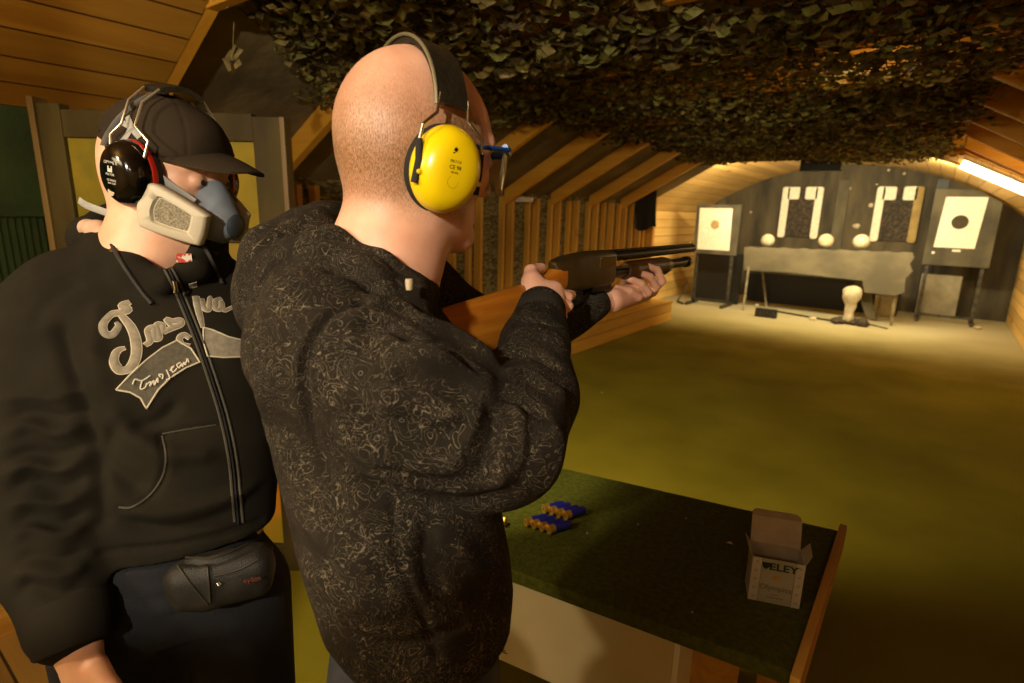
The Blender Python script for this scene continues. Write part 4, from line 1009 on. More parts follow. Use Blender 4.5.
# ================================================== the shooter
def shooter():
    hips = P(416, 655, .73)
    t = empty('person', (float(hips[0]), float(hips[1]), 0), 'person with shaved head in a patterned dark hoodie and yellow ear defenders, aiming a shotgun', 'person')
    fw = az(84)
    O = P(419, 144, .735); R = frame(51, -7, 3)
    body = SDF(); head_sdf(body, O, R, 1.0, ears=True)
    body.cone(O + R @ np.array([0, -.022, -.055]), P(386, 262, .745), .060, .066, k=.045)
    body.cone(P(386, 262, .745), P(375, 300, .77), .066, .085, k=.04)
    Vh, Qh = body.surface(.0032); Vh = smooth_v(Vh, Qh, 1)
    # hands
    hr = SDF(); W = P(541, 306, .925)
    mc = [P(555, 290, .948), P(556, 299, .944), P(552, 307, .938), P(546, 313, .932)]
    hand_sdf(hr, W, P(546, 297, .938), mc,
             [[mc[0], P(568, 297, .962), P(571, 295, .985), P(566, 293, 1.00)],
              [mc[1], P(568, 306, .955), P(564, 310, .985), P(552, 306, 1.00)],
              [mc[2], P(562, 316, .950), P(555, 318, .978), P(544, 312, .992)],
              [mc[3], P(553, 322, .944), P(546, 323, .970), P(537, 316, .982)]],
             [P(537, 299, .93), P(532, 282, .940), P(531, 271, .955), P(541, 268, .985)])
    hr.cone(P(533, 296, .932), P(532, 282, .942), .019, .0165, k=.012).cone(P(533, 284, .942), P(550, 290, .945), .013, .013, k=.012)
    hr.cone(W, P(538, 330, .90), .024, .028, k=.015)
    V1, Q1 = hr.surface(.0019); V1 = smooth_v(V1, Q1, 1)
    hl = SDF(); W2 = P(612, 300, 1.20)
    m2 = [P(652, 291, 1.335), P(645, 295, 1.31), P(637, 297.5, 1.285), P(629, 298, 1.26)]
    hand_sdf(hl, W2, P(630, 294, 1.26), m2,
             [[m2[0], P(662, 281, 1.325), P(657, 270, 1.31), P(644, 265, 1.285)],
              [m2[1], P(656, 287, 1.30), P(650, 277, 1.28), P(638, 272, 1.262)],
              [m2[2], P(648, 292, 1.27), P(641, 284, 1.25), P(630, 279, 1.236)],
              [m2[3], P(638, 297, 1.235), P(629, 291, 1.215), P(616, 288, 1.20)]],
             [P(622, 294, 1.27), P(626, 284, 1.33), P(636, 276, 1.37), P(646, 270, 1.39)], r=.0098)
    V2, Q2 = hl.surface(.0022); V2 = smooth_v(V2, Q2, 1)
    # trunk and arms beneath the clothes
    tr = SDF()
    tr.stack([(P(422, 600, .745), .12, .085), (P(402, 500, .77), .135, .105), (P(384, 410, .78), .150, .115), (P(366, 335, .78), .14, .10), (P(378, 290, .765), .06, .055)], fw)
    tr.chain([P(350, 345, .68), P(495, 445, .68), P(538, 330, .90)], [.055, .045, .026], k=.02)
    tr.chain([P(415, 310, .93), P(508, 352, 1.09), P(606, 302, 1.19)], [.055, .040, .024], k=.02)
    V3, Q3 = tr.surface(.009)
    V, Q = join_vq([(Vh, Qh), (V1, Q1), (V2, Q2), (V3, Q3)])
    b = solid('body', V, Q, M_SKIN1, t)
    L = (V - O) @ R
    # cropped hair: densest at the nape and temple, thin on the crown, none on the forehead or neck
    st = np.zeros(len(V)); hd = (np.linalg.norm(L - np.array([0, -.01, 0]), axis=1) < .16)
    z = L[:, 2]; y = L[:, 1]
    low = np.clip((z + .105) / .03, 0, 1)
    front = np.clip((.062 - y - .35 * np.clip(z - .03, 0, 1)) / .02, 0, 1)
    crown = 1 - .78 * np.clip((z - .02) / .07, 0, 1)
    side = 1.0 + 0 * z
    st = .62 * low * front * crown * hd * side
    st *= 1 + .45 * np.exp(-((z + .035) / .03) ** 2)
    st += .55 * hd * front * np.exp(-((z - .012) / .035) ** 2) * np.clip((y + .015) / .02, 0, 1) * np.clip((np.abs(L[:, 0]) - .045) / .01, 0, 1)
    at = b.data.attributes.new('stubble', 'FLOAT', 'POINT'); at.data.foreach_set('value', np.clip(st, 0, 1).astype(np.float32))
    for q in (-1, 1):
        e = O + R @ np.array([.031 * q, .0855, -.008]); MB().lathe([(0.0001, .0119), (.004, .0117), (.0055, .0108)], e, axis=R[:, 1], n=16).build('eye', M_BLK, b, smooth=True)

    # hoodie
    S_ = SDF()
    S_.stack([(P(428, 606, .742), .150, .110), (P(420, 580, .748), .161, .124), (P(408, 530, .76), .168, .132), (P(390, 430, .775), .182, .142), (P(368, 340, .78), .188, .135), (P(355, 295, .78), .160, .108), (P(360, 266, .78), .10, .080)], fw, k=.03)
    S_.chain([P(326, 342, .655), P(410, 398, .66), P(498, 440, .675)], [.090, .089, .078], k=.03)
    S_.chain([P(498, 440, .675), P(526, 395, .745), P(535, 345, .86), P(540, 312, .915)], [.078, .066, .051, .042], k=.022)
    S_.chain([P(418, 305, .93), P(508, 352, 1.09), P(592, 305, 1.165)], [.080, .060, .036], k=.03)
    # shoulder yoke
    S_.cone(P(330, 290, .72), P(400, 285, .9), .07, .07, k=.05)
    # hood bunched round the neck and down the back
    S_.chain([P(271, 282, .75), P(280, 260, .77), P(308, 240, .78)], [.044, .048, .044], k=.02)
    S_.chain([P(308, 240, .78), P(322, 226, .83), P(350, 222, .88)], [.042, .033, .028], k=.02)
    S_.chain([P(280, 276, .73), P(330, 256, .68), P(376, 276, .66), P(408, 294, .675), P(424, 292, .73)], [.038, .034, .028, .024, .022], k=.02)
    S_.cone(P(275, 312, .76), P(305, 310, .70), .045, .05, k=.04)
    S_.cone(P(394, 205, .735), P(386, 262, .74), .063, .068, k=.012, sub=True)
    V, Q = S_.surface(.0048); V = smooth_v(V, Q, 1)
    folds = [([(361, 305), (332, 315), (312, 341), (303, 373), (308, 411), (318, 455), (336, 490)], .0045, -.0055, False),
             ([(350, 305), (326, 315), (306, 341), (297, 373), (302, 411)], .006, .003, False),
             # shoulder drag folds
             ([(335, 322), (370, 318), (410, 335), (440, 350)], .010, .009), ([(330, 345), (372, 338), (420, 356), (455, 372)], .010, .009), ([(345, 333), (390, 333), (430, 348)], .007, -.007),
             ([(362, 300), (395, 305), (425, 325)], .009, .008), ([(400, 350), (450, 362), (500, 392)], .012, .010), ([(390, 375), (440, 385), (480, 400)], .010, -.008),
             # along the upper arm
             ([(330, 420), (370, 450), (430, 462), (480, 462)], .014, .009), ([(345, 400), (400, 425), (450, 430)], .010, -.008), ([(320, 395), (360, 410), (400, 405)], .012, .006),
             ([(350, 478), (410, 500), (470, 505), (520, 492)], .012, -.008), ([(360, 465), (420, 482), (480, 485)], .010, .008),
             ([(480, 400), (470, 430), (450, 460)], .010, .009), ([(500, 405), (492, 440), (475, 478)], .009, -.008), ([(515, 410), (512, 450), (495, 490)], .010, .008),
             ([(532, 405), (535, 450), (520, 492)], .008, -.006), ([(550, 415), (556, 455), (540, 495)], .010, .006),
             ([(398, 343), (440, 350), (484, 380)], .006, -.010), ([(400, 322), (448, 332), (500, 368)], .008, .009), ([(507, 402), (514, 430), (508, 472)], .008, -.009), ([(420, 430), (450, 415), (478, 412)], .008, .008),
             # elbow crease and forearm rings
             ([(492, 392), (520, 398), (552, 420)], .008, -.009), ([(498, 378), (525, 376), (565, 400)], .009, .009), ([(502, 358), (530, 352), (566, 372)], .007, -.008),
             ([(505, 345), (535, 338), (565, 350)], .008, .009), ([(512, 326), (535, 320), (562, 328)], .005, -.006), ([(508, 335), (535, 329), (563, 340)], .005, .004),
             # hood
             ([(238, 300), (248, 262), (275, 235), (310, 220)], .008, .006), ([(250, 310), (262, 275), (295, 248), (335, 243)], .006, -.008), ([(300, 252), (340, 250), (378, 275), (400, 300)], .008, .006),
             ([(310, 236), (345, 236), (385, 256), (412, 282)], .006, -.006), ([(320, 268), (355, 275), (385, 302)], .008, -.006), ([(280, 222), (300, 228), (330, 226)], .006, -.006),
             # trunk
             ([(345, 510), (380, 535), (430, 548)], .012, .008), ([(392, 505), (400, 560), (420, 610), (437, 655)], .004, -.004, False), ([(280, 430), (300, 480), (340, 510)], .014, .006),
             ([(290, 500), (330, 545), (380, 570)], .012, .006), ([(300, 560), (350, 600), (410, 610)], .014, .007), ([(420, 560), (450, 600), (490, 600)], .012, -.007), ([(450, 540), (480, 570), (500, 560)], .012, .008),
             ([(260, 360), (268, 420), (290, 470)], .014, .005), ([(430, 520), (425, 560), (440, 600)], .010, -.008), ([(330, 622), (365, 642), (410, 645), (460, 625)], .005, -.005, False)]
    V = sculpt(V, Q, [(f[0], f[1], f[2] * 1.35, *f[3:]) for f in folds])
    rn = np.sin(V[:, 0] * 41 + V[:, 2] * 23) * np.sin(V[:, 1] * 37 - V[:, 2] * 31) + .6 * np.sin(V[:, 0] * 71 - V[:, 2] * 57 + 1) * np.sin(V[:, 1] * 63 + 2)
    V = V + normals_v(V, Q) * (rn * .0016)[:, None]
    V = smooth_v(V, Q, 1, .4)
    hd_ = solid('hoodie', V, Q, M_HOOD1, t)
    bv = bvh_of(V, Q)
    # ribbed cuffs and hem
    cuff = MB()
    def ribbed(pts, rs, name, n=64, amp=.0010):
        mb = MB(); pts = [np.array(p) for p in pts]; k = len(pts); vs = []
        d = pts[-1] - pts[0]; d /= np.linalg.norm(d); a = np.cross(d, UP); a /= np.linalg.norm(a); b2 = np.cross(d, a)
        for i in range(k):
            for j in range(n):
                th = 6.28318 * j / n; r = rs[i] + (amp if j % 2 else -amp) * (0 if i in (0, k - 1) else 1)
                vs.append(pts[i] + (a * math.cos(th) + b2 * math.sin(th)) * r)
        fs = [(i * n + j, i * n + (j + 1) % n, (i + 1) * n + (j + 1) % n, (i + 1) * n + j) for i in range(k - 1) for j in range(n)] + [tuple(range(n)), tuple(range((k - 1) * n, k * n))]
        return mb.add(vs, fs).build(name, M_RIB1, hd_, smooth=True)
    ribbed([P(537, 330, .885), P(539, 318, .90), P(541, 308, .915), P(541.5, 303, .925)], [.041, .0415, .0385, .034], 'cuff')
    ribbed([P(584, 308, 1.155), P(592, 305, 1.165), P(601, 302, 1.18)], [.036, .036, .029], 'cuff')
    zp = MB()
    MB().lathe([(.004, 0), (.0045, .003), (.0035, .012)], P(409, 279, .615), axis=-UP, n=10).build('drawstring_end', mat('pale_tip', 'B8A88A', rough=.5), hd_, smooth=True)
    # jeans and shoes
    S2, ft = legs(hips[0], hips[1], float(hips[2]) + .05, fw, lat=.150, ap=.106, spread=.085)
    V, Q = S2.surface(.009); V = smooth_v(V, Q, 2)
    V = sculpt(V, Q, [([(345, 665), (380, 678), (420, 680)], .010, .006), ([(440, 668), (470, 660), (500, 650)], .010, .005), ([(470, 655), (475, 683)], .006, -.005)])
    jn = solid('jeans', V, Q, M_JEANS1, t)
    shoes(t, ft, fw, M_SHOE)
    return t, O, R, hd_
SH, O1, R1, _ = shooter()

def cup(t, c, ax, up, rx, ry, depth, m_shell, m_cush, name='cup', ring=None):
    """an ear cup: domed shell, rim and cushion; ax points out of the head"""
    up = up - ax * (up @ ax); up /= np.linalg.norm(up)
    prof = [(1.0, -.35), (1.04, -.2), (1.04, .0), (1.0, .25), (.93, .5), (.80, .75), (.60, .92), (.35, .985), (.12, 1.0)]
    sh = MB().lathe([(rx * r, depth * h) for r, h in prof], c, axis=ax, n=48, sx=1.0, sy=ry / rx, xdir=np.cross(up, ax)).build(name, m_shell, t, smooth=True, angle=70)
    MB().lathe([(rx * .7, -.030), (rx * .98, -.028), (rx * 1.06, -.018), (rx * 1.0, -depth * .33)], c, axis=ax, n=40, sx=1.0, sy=ry / rx, xdir=np.cross(up, ax)).build('cushion', m_cush, sh, smooth=True)
    return sh

def arc_band(O, R, t0, t1, rx, rz, cz, y0, w, th, name, m, t, n=28, lean=0.0, grooves=0, yk=0.0):
    """strip over the head, from angle t0 to t1 (0 is the top, positive to the right ear)"""
    mb = MB(); vs = []
    for i in range(n + 1):
        a = math.radians(t0 + (t1 - t0) * i / n)
        g = 0.0
        if grooves:
            ph = (i / n * grooves) % 1; g = -.003 * math.exp(-((ph - .5) / .08) ** 2)
        for (dy, dr) in ((-w / 2, -th / 2), (-w / 2 * .96, th / 2 + g * .5), (0, th / 2 + .0015 + g), (w / 2 * .96, th / 2 + g * .5), (w / 2, -th / 2), (0, -th / 2)):
            x = math.sin(a) * (rx + dr); z = cz + math.cos(a) * (rz + dr)
            y = y0 + dy + lean * (z - cz)
            vs.append(O + R @ np.array([x, y, z]))
    m_ = 6; fs = [(i * m_ + j, i * m_ + (j + 1) % m_, (i + 1) * m_ + (j + 1) % m_, (i + 1) * m_ + j) for i in range(n) for j in range(m_)] + [tuple(range(m_)), tuple(range(n * m_, n * m_ + m_))]
    return mb.add(vs, fs).build(name, m, t, smooth=True, angle=50)

# ---------------- yellow ear defenders
M_YEL = mat('yellow_shell', 'E8C808', 'EFD010', rough=.28, scale=4, spec=.55)
M_PAD = mat('black_vinyl', '1C1A12', '26231A', rough=.38, scale=30, bump=.2, bscale=120)
M_WIRE = mat('steel_wire', 'A8A08C', rough=.25, metal=1.0)
M_FOAM = mat('black_foam', '12100C', rough=.8)
t = empty('ear_defenders', tuple(O1 + np.array([0, 0, .12])), 'bright yellow ear defenders with a black padded headband on the shooter\'s shaved head', 'ear defenders')
for q in (1, -1):
    ax = R1 @ np.array([q * math.cos(.06), 0, -math.sin(.06)]); c = O1 + R1 @ np.array([.094 * q, -.012, -.034])
    ax = R1 @ np.array([q, -.05, -.08]); ax /= np.linalg.norm(ax)
    sh = cup(t, c, ax, R1[:, 2] + R1[:, 1] * .12, .042, .049, .029, M_YEL, M_FOAM)
    # arm posts down both sides of the cup
    for s in (-1, 1):
        yy = -.012 + s * .043
        pts = [O1 + R1 @ np.array([q * .100, yy, -.018 + .010]), O1 + R1 @ np.array([q * .103, yy - s * .001, -.030]), O1 + R1 @ np.array([q * .100, yy, -.056])]
        MB().tube(pts, .0042, n=8, flat=.8).build('slider_post', M_FOAM, t, smooth=True)
        MB().tube([O1 + R1 @ np.array([q * .100, yy, -.012]), O1 + R1 @ np.array([q * .101, yy - s * .002, .008]), O1 + R1 @ np.array([q * .095, yy * .5 - .006, .026]), O1 + R1 @ np.array([q * .0925, yy * .45 - .006, .048])], .0021, n=8).build('wire_arm', M_WIRE, t, smooth=True)
        MB().lathe([(.003, 0), (.003, .004), (.001, .005)], O1 + R1 @ np.array([q * .103, yy - .002 * s, -.043]), axis=ax, n=10).build('pivot', M_YEL, t, smooth=True)
    if q == 1:
        u = np.cross(R1[:, 2], ax); u /= np.linalg.norm(u); v = np.cross(ax, u); M_INK2 = mat('black_print', '20200A', rough=.5)
        base = c + ax * .0292
        def put(me, dx, dz, name):
            o = link(name, me, M_INK2, sh); o.matrix_world = frame_xf(base + u * dx + v * dz - ax * (.0000 + (dx * dx + dz * dz) * 3.6), u, v); return o
        ic = MB()
        def poly(ps): ic.prism(ps, (0, 0, 0), (1, 0, 0), (0, 1, 0), (0, 0, .0003))
        poly([(.0025 * math.cos(k * .7), .0035 + .0025 * math.sin(k * .7)) for k in range(9)])
        poly([(-.0035, .0005), (.0035, .0005), (.0028, -.001), (.0016, -.001), (.0016, -.0052), (-.0016, -.0052), (-.0016, -.001), (-.0028, -.001)])
        put(ic.mesh('icon'), -.006, .020, 'printed_figure')
        put(text_mesh('PELTOR', .0042, .0002), -.004, .0105, 'lettering'); put(text_mesh('CE 98', .0062, .0002), -.004, .004, 'lettering'); put(text_mesh('EN 352', .003, .0002), -.004, -.0015, 'lettering')
        rg = MB(); 
        for k in range(20):
            a = 6.283 * k / 20; a2 = 6.283 * (k + .7) / 20
            rg.prism([(.0068 * math.cos(a), .0068 * math.sin(a)), (.0068 * math.cos(a2), .0068 * math.sin(a2)), (.0071 * math.cos(a2), .0071 * math.sin(a2)), (.0071 * math.cos(a), .0071 * math.sin(a))], (0, 0, 0), (1, 0, 0), (0, 1, 0), (0, 0, .0002))
        put(rg.mesh('ring'), -.004, -.012, 'printed_ring')
arc_band(O1, R1, -86, 86, .0905, .0835, .032, -.012, .042, .009, 'headband', M_PAD, t, grooves=4, lean=-.10)
MB().tube([O1 + R1 @ np.array([.0935 * math.sin(math.radians(a)), -.0345 - .009 * math.cos(math.radians(a)), .032 + .0875 * math.cos(math.radians(a))]) for a in range(-88, 89, 8)], .0022, n=8).build('band_edge', mat('band_trim', '8A8468', rough=.4, metal=.6), t, smooth=True)

# ---------------- safety glasses
t = empty('safety_glasses', tuple(O1 + R1 @ np.array([0, .11, 0])), 'clear safety glasses with a blue brow bar worn by the shooter', 'glasses')
M_LENS = mat('clear_lens', 'E8DCC0', rough=.08, trans=.80, spec=.8)
M_BLUE = mat('blue_frame', '0E4A9A', rough=.3)
mb = MB(); vs = []; n = 24
for i in range(n + 1):
    x = -.074 + .148 * i / n; y = .129 - 7.2 * x * x * (1 + 25 * x * x)
    hz = -.046 + .012 * abs(math.cos(x * 60)) * 0 + (.020 * max(0, 1 - abs(x) / .016))
    for (z, o) in ((.010, 0), (-.018, .001), (hz + .010 * (abs(x) / .074) ** 4, 0)):
        vs.append(O1 + R1 @ np.array([x, y + o, z]))
    for (z, o) in ((.010, -.002), (-.018, -.001), (hz + .010 * (abs(x) / .074) ** 4, -.002)):
        vs.append(O1 + R1 @ np.array([x, y + o, z]))
fs = []
for i in range(n):
    a = 6 * i; b_ = a + 6
    fs += [(a, b_, b_ + 1, a + 1), (a + 1, b_ + 1, b_ + 2, a + 2), (a + 3, a + 4, b_ + 4, b_ + 3), (a + 4, a + 5, b_ + 5, b_ + 4), (a, a + 3, b_ + 3, b_), (a + 2, b_ + 2, b_ + 5, a + 5)]
fs += [(0, 1, 4, 3), (1, 2, 5, 4), (6 * n, 6 * n + 3, 6 * n + 4, 6 * n + 1), (6 * n + 1, 6 * n + 4, 6 * n + 5, 6 * n + 2)]
mb.add(vs, fs).build('lens', M_LENS, t, smooth=True)
MB().tube([O1 + R1 @ np.array([x, .1295 - 7.2 * x * x * (1 + 25 * x * x), .011]) for x in np.linspace(-.074, .074, 21)], .0046, n=8, flat=1.3).build('brow_bar', M_BLUE, t, smooth=True)
for q in (-1, 1):
    MB().tube([O1 + R1 @ np.array(p) for p in ((q * .074, .088, .009), (q * .080, .062, .006), (q * .082, .035, .003))], [.0075, .0065, .0045], n=8, flat=.5).build('hinge_arm', M_BLUE, t, smooth=True)
    MB().tube([O1 + R1 @ np.array(p) for p in ((q * .081, .045, .0035), (q * .0815, .01, .0), (q * .0825, -.03, -.012))], .0026, n=8).build('temple_arm', M_FOAM, t, smooth=True)

# ================================================== the observer
def observer():
    hips = P(172, 560, .93)
    t = empty('person', (float(hips[0]), float(hips[1]), 0), 'person in a black zip hoodie, cap and half-mask respirator standing behind the shooter', 'person')
    fw = az(152)
    O = P(167, 169, .975); R = frame(101, -9, 0)
    body = SDF(); head_sdf(body, O, R, 1.0)
    body.cone(O + R @ np.array([0, -.022, -.055]), P(148, 258, .985), .062, .068, k=.045)
    body.cone(P(148, 258, .985), P(156, 285, 1.0), .066, .055, k=.04)
    Vh, Qh = body.surface(.004); Vh = smooth_v(Vh, Qh, 1)
    hr = SDF(); W = P(77, 645, .775)
    ha = P(92, 700, .77); side = P(1, 0, 1) - P(0, 0, 1); side /= np.linalg.norm(side); dn = ha - W; dn /= np.linalg.norm(dn); fwd_ = np.cross(side, dn); 
    k0 = W + dn * .085
    lat = side * .9 - fwd_ * .3; lat /= np.linalg.norm(lat)
    mcs = [k0 + lat * (.030 - .020 * i) + dn * (-.004 * abs(i - 1)) for i in range(4)]
    fl = [.085, .092, .086, .070]; fing = []
    for i in range(4):
        a = mcs[i]; c1 = dn * .9 + fwd_ * -.25; c1 /= np.linalg.norm(c1); c2 = dn * .75 + fwd_ * -.65; c2 /= np.linalg.norm(c2); c3 = dn * .45 + fwd_ * -.9; c3 /= np.linalg.norm(c3)
        p1 = a + c1 * fl[i] * .45; p2 = p1 + c2 * fl[i] * .32; p3 = p2 + c3 * fl[i] * .23; fing.append([a, p1, p2, p3])
    th0 = W + dn * .025 + lat * .025; thb = [th0, th0 + dn * .03 + lat * .018, th0 + dn * .062 + lat * .022, th0 + dn * .085 + lat * .016]
    hand_sdf(hr, W, W + dn * .05, mcs, fing, thb)
    hr.cone(W - dn * .05, W, .030, .026, k=.012)
    V1, Q1 = hr.surface(.0022); V1 = smooth_v(V1, Q1, 1)
    hl = SDF(); W2 = P(352, 520, 1.06); dn2 = -UP; lat2 = az(90)
    k0 = W2 + dn2 * .085; mcs2 = [k0 + lat2 * (.03 - .02 * i) for i in range(4)]
    hand_sdf(hl, W2, W2 + dn2 * .05, mcs2, [[m, m + dn2 * fl[i] * .45, m + dn2 * fl[i] * .75 + az(90) * .006, m + dn2 * fl[i] * .95 + az(90) * .014] for i, m in enumerate(mcs2)], [W2 + dn2 * .02 - az(0) * .02, W2 + dn2 * .05 - az(0) * .035, W2 + dn2 * .075 - az(0) * .04])
    hl.cone(W2 - dn2 * .06, W2, .028, .024, k=.01)
    V2, Q2 = hl.surface(.003)
    tr = SDF()
    tr.stack([(P(177, 540, .94), .14, .095), (P(168, 430, .96), .15, .10), (P(157, 345, .97), .145, .09), (P(156, 300, 1.0), .08, .05)], fw)
    tr.chain([P(40, 320, .92), P(32, 455, .85), P(74, 630, .782)], [.05, .042, .030], k=.02)
    tr.chain([P(238, 320, 1.08), P(303, 425, 1.10), P(350, 510, 1.07)], [.05, .042, .028], k=.02)
    V3, Q3 = tr.surface(.010)
    V, Q = join_vq([(Vh, Qh), (V1, Q1), (V2, Q2), (V3, Q3)])
    b = solid('body', V, Q, M_SKIN2, t)
    M_EYE = mat('eye_white', 'C8C0B0', rough=.2)
    for q in (-1, 1):
        e = O + R @ np.array([.031 * q, .0855, -.008]); MB().lathe([(.0001, .0121), (.003, .0119), (.0048, .0112)], e, axis=R[:, 1], n=16).build('eye', M_BLK, b, smooth=True)
    S_ = SDF()
    S_.stack([(P(178, 526, .93), .150, .108), (P(174, 500, .94), .160, .124), (P(170, 430, .95), .176, .134), (P(158, 350, .96), .188, .128), (P(148, 300, .97), .180, .108), (P(148, 276, .975), .125, .084), (P(149, 262, .98), .082, .066)], fw, k=.03)
    S_.chain([P(52, 318, .915), P(30, 380, .885), P(30, 460, .845), P(52, 560, .81), P(70, 622, .785)], [.078, .070, .064, .060, .054], k=.03)
    S_.chain([P(232, 312, 1.07), P(303, 425, 1.10), P(348, 505, 1.07)], [.070, .055, .042], k=.03)
    S_.cone(P(75, 285, .95), P(215, 285, 1.04), .060, .055, k=.05)
    S_.cone(P(150, 215, .975), P(149, 272, .965), .066, .072, k=.010, sub=True)
    # collar and hood at the back of the neck
    S_.chain([P(92, 256, .97), P(106, 270, .935), P(128, 282, .91), P(150, 290, .90)], [.026, .024, .020, .014], k=.02)
    S_.chain([P(94, 234, 1.03), P(108, 250, .95), P(134, 268, .905), P(165, 280, .89)], [.028, .024, .019, .012], k=.02)
    S_.chain([P(165, 284, .895), P(194, 268, .93), P(210, 248, .99)], [.012, .020, .028], k=.02)
    S_.chain([P(95, 240, 1.06), P(120, 232, 1.12), P(170, 232, 1.12), P(205, 240, 1.05)], [.045, .05, .05, .04], k=.03)
    V, Q = S_.surface(.0052); V = smooth_v(V, Q, 1)
    folds = []
    for i, (ya, amp) in enumerate(((395, .007), (415, -.006), (432, .008), (452, -.007), (468, .009), (486, -.007), (502, .009), (520, -.007), (536, .008), (556, -.006), (574, .007), (592, -.006))):
        folds.append(([(-2 + i * 1.5, ya + 6), (30, ya - (i % 3) * 3), (60, ya + 2), (88, ya - 10)], .0085, amp))
    folds += [([(60, 330), (80, 400), (92, 450), (100, 520)], .012, -.012, False), ([(100, 300), (95, 350), (105, 400)], .014, .006),
              ([(120, 420), (105, 455), (125, 480), (150, 492)], .012, -.010), ([(112, 400), (130, 440), (180, 470)], .014, .008), ([(130, 430), (170, 452), (220, 455)], .012, .008), ([(110, 500), (160, 512), (220, 500), (262, 480)], .012, .009), ([(115, 520), (170, 528), (240, 512)], .009, -.007),
              ([(162, 436), (166, 460), (160, 485), (140, 505), (120, 508)], .0045, -.004, False), ([(162, 434), (195, 428), (222, 424)], .004, -.003, False), ([(70, 345), (120, 370), (150, 372)], .016, .005), ([(180, 400), (160, 420), (130, 430)], .010, -.006),
              ([(100, 552), (160, 546), (215, 536), (262, 520)], .004, -.005, False), ([(20, 290), (60, 275), (100, 262)], .014, .004), ([(30, 330), (50, 300), (85, 282)], .012, -.004)]
    V = sculpt(V, Q, [(f[0], f[1], f[2] * 1.355, *f[3:]) for f in folds])
    rn = np.sin(V[:, 0] * 43 + V[:, 2] * 21) * np.sin(V[:, 1] * 33 - V[:, 2] * 29)
    V = V + normals_v(V, Q) * (rn * .0016)[:, None]; V = smooth_v(V, Q, 1, .4)
    hd_ = solid('hoodie', V, Q, M_HOOD2, t); bv = bvh_of(V, Q)
    # cuff
    mb = MB(); a_ = P(67, 600, .79); b2 = P(76, 647, .775); vs = []; n = 72
    d = (b2 - a_) / np.linalg.norm(b2 - a_); u1 = np.cross(d, UP + side * .3); u1 /= np.linalg.norm(u1); u2 = np.cross(d, u1)
    for i, (f, r) in enumerate(((0, .052), (.08, .055), (.5, .052), (.95, .047), (1.0, .044))):
        for j in range(n):
            th = 6.28318 * j / n; rr_ = r + (.0005 if j % 2 else -.0005); vs.append(a_ + (b2 - a_) * f + (u1 * math.cos(th) + u2 * math.sin(th)) * rr_)
    mb.add(vs, [(i * n + j, i * n + (j + 1) % n, (i + 1) * n + (j + 1) % n, (i + 1) * n + j) for i in range(4) for j in range(n)] + [tuple(range(n)), tuple(range(4 * n, 5 * n))]).build('cuff', M_HOOD2, hd_, smooth=True)
    # zip, lining, drawstrings, eyelet
    M_TAPE = mat('zip_tape', '0E0D0A', rough=.8); M_ZIP = mat('zip_metal', '8A7A58', rough=.35, metal=1); M_SEAM = mat('seam_piping', '3C382C', rough=.8)
    M_LIN = mat('pinkish_lining', 'B8957E', 'C8A890', rough=.9, scale=40); M_CORD = mat('dark_cord', '26231C', rough=.8)
    z_ = MB(); on_surface_tube(z_, bv, [(166, 264), (175, 284), (187, 312), (200, 345), (212, 380), (224, 420), (232, 460), (236, 500), (238, 524)], .0035, flat=.5, sub=6); z_.build('zip_tape', M_TAPE, hd_, smooth=True)
    for off in (-3.5, 4.5):
        z_ = MB(); on_surface_tube(z_, bv, [(167 + off, 268), (175 + off, 284), (187 + off, 312), (200 + off, 345), (212 + off, 380), (224 + off, 420), (232 + off, 460), (236 + off, 500), (238 + off, 522)], .0022, sub=6, lift=.001); z_.build('zip_piping', M_SEAM, hd_, smooth=True)
    q = hit(bv, 173, 281)
    if q is not None:
        zt = MB(); zt.tube([q[0] + q[1] * .004, q[0] + q[1] * .006 - UP * .010, q[0] + q[1] * .005 - UP * .018], [.0035, .0028, .0045], n=8, flat=.5); zt.build('zip_pull', M_ZIP, hd_, smooth=True)
    z_ = MB(); on_surface_tube(z_, bv, [(112, 246), (122, 262), (138, 285), (152, 305)], .0033, lift=.003, sub=6); z_.build('drawstring', M_CORD, hd_, smooth=True)
    z_ = MB(); on_surface_tube(z_, bv, [(204, 248), (212, 265), (222, 285)], .0033, lift=.003, sub=6); z_.build('drawstring', M_CORD, hd_, smooth=True)
    q = hit(bv, 114, 250)
    if q is not None: MB().lathe([(.0035, 0), (.0065, .0005), (.0065, .002), (.0035, .003)], q[0], axis=q[1], n=18).build('eyelet', mat('eyelet_metal', 'A8A090', rough=.3, metal=1), hd_, smooth=True)
    z_ = MB(); z_.chain = None
    ln = SDF(); ln.chain([P(88, 228, 1.0), P(98, 231, .985), P(108, 240, .955)], [.016, .017, .012], k=.01)
    solid('lining', *ln.surface(.003), M_LIN, hd_)
    lb = MB().box(P(184, 258, .905), (.022, .004, .014), R=np.stack([az(60), az(-30), UP], 1)); lb.build('neck_label', mat('label_red', 'B83A2A', 'D8D0C0', rough=.7, scale=130, contrast=(.48, .52)), hd_)
    # pocket edge piping
    z_ = MB(); on_surface_tube(z_, bv, [(162, 436), (166, 455), (163, 475), (150, 495), (132, 507), (119, 507)], .0018, lift=.0005, sub=6); z_.build('pocket_seam', M_SEAM, hd_, smooth=True)
    z_ = MB(); on_surface_tube(z_, bv, [(162, 434), (190, 429), (216, 425)], .0015, lift=.0005, sub=6); z_.build('pocket_seam', M_SEAM, hd_, smooth=True)
    # chest lettering: felt applique letters outlined with pale stitching, over a pennant
    M_FELT = mat('felt_letter', '7A7262', '8E8674', rough=.9, scale=120); M_STITCH = mat('pale_stitch', 'BFB49A', rough=.8); M_PENN = mat('dark_pennant', '4A463A', '5A5546', rough=.95, scale=160); M_SCR = mat('white_script', 'C8C0AC', rough=.8)
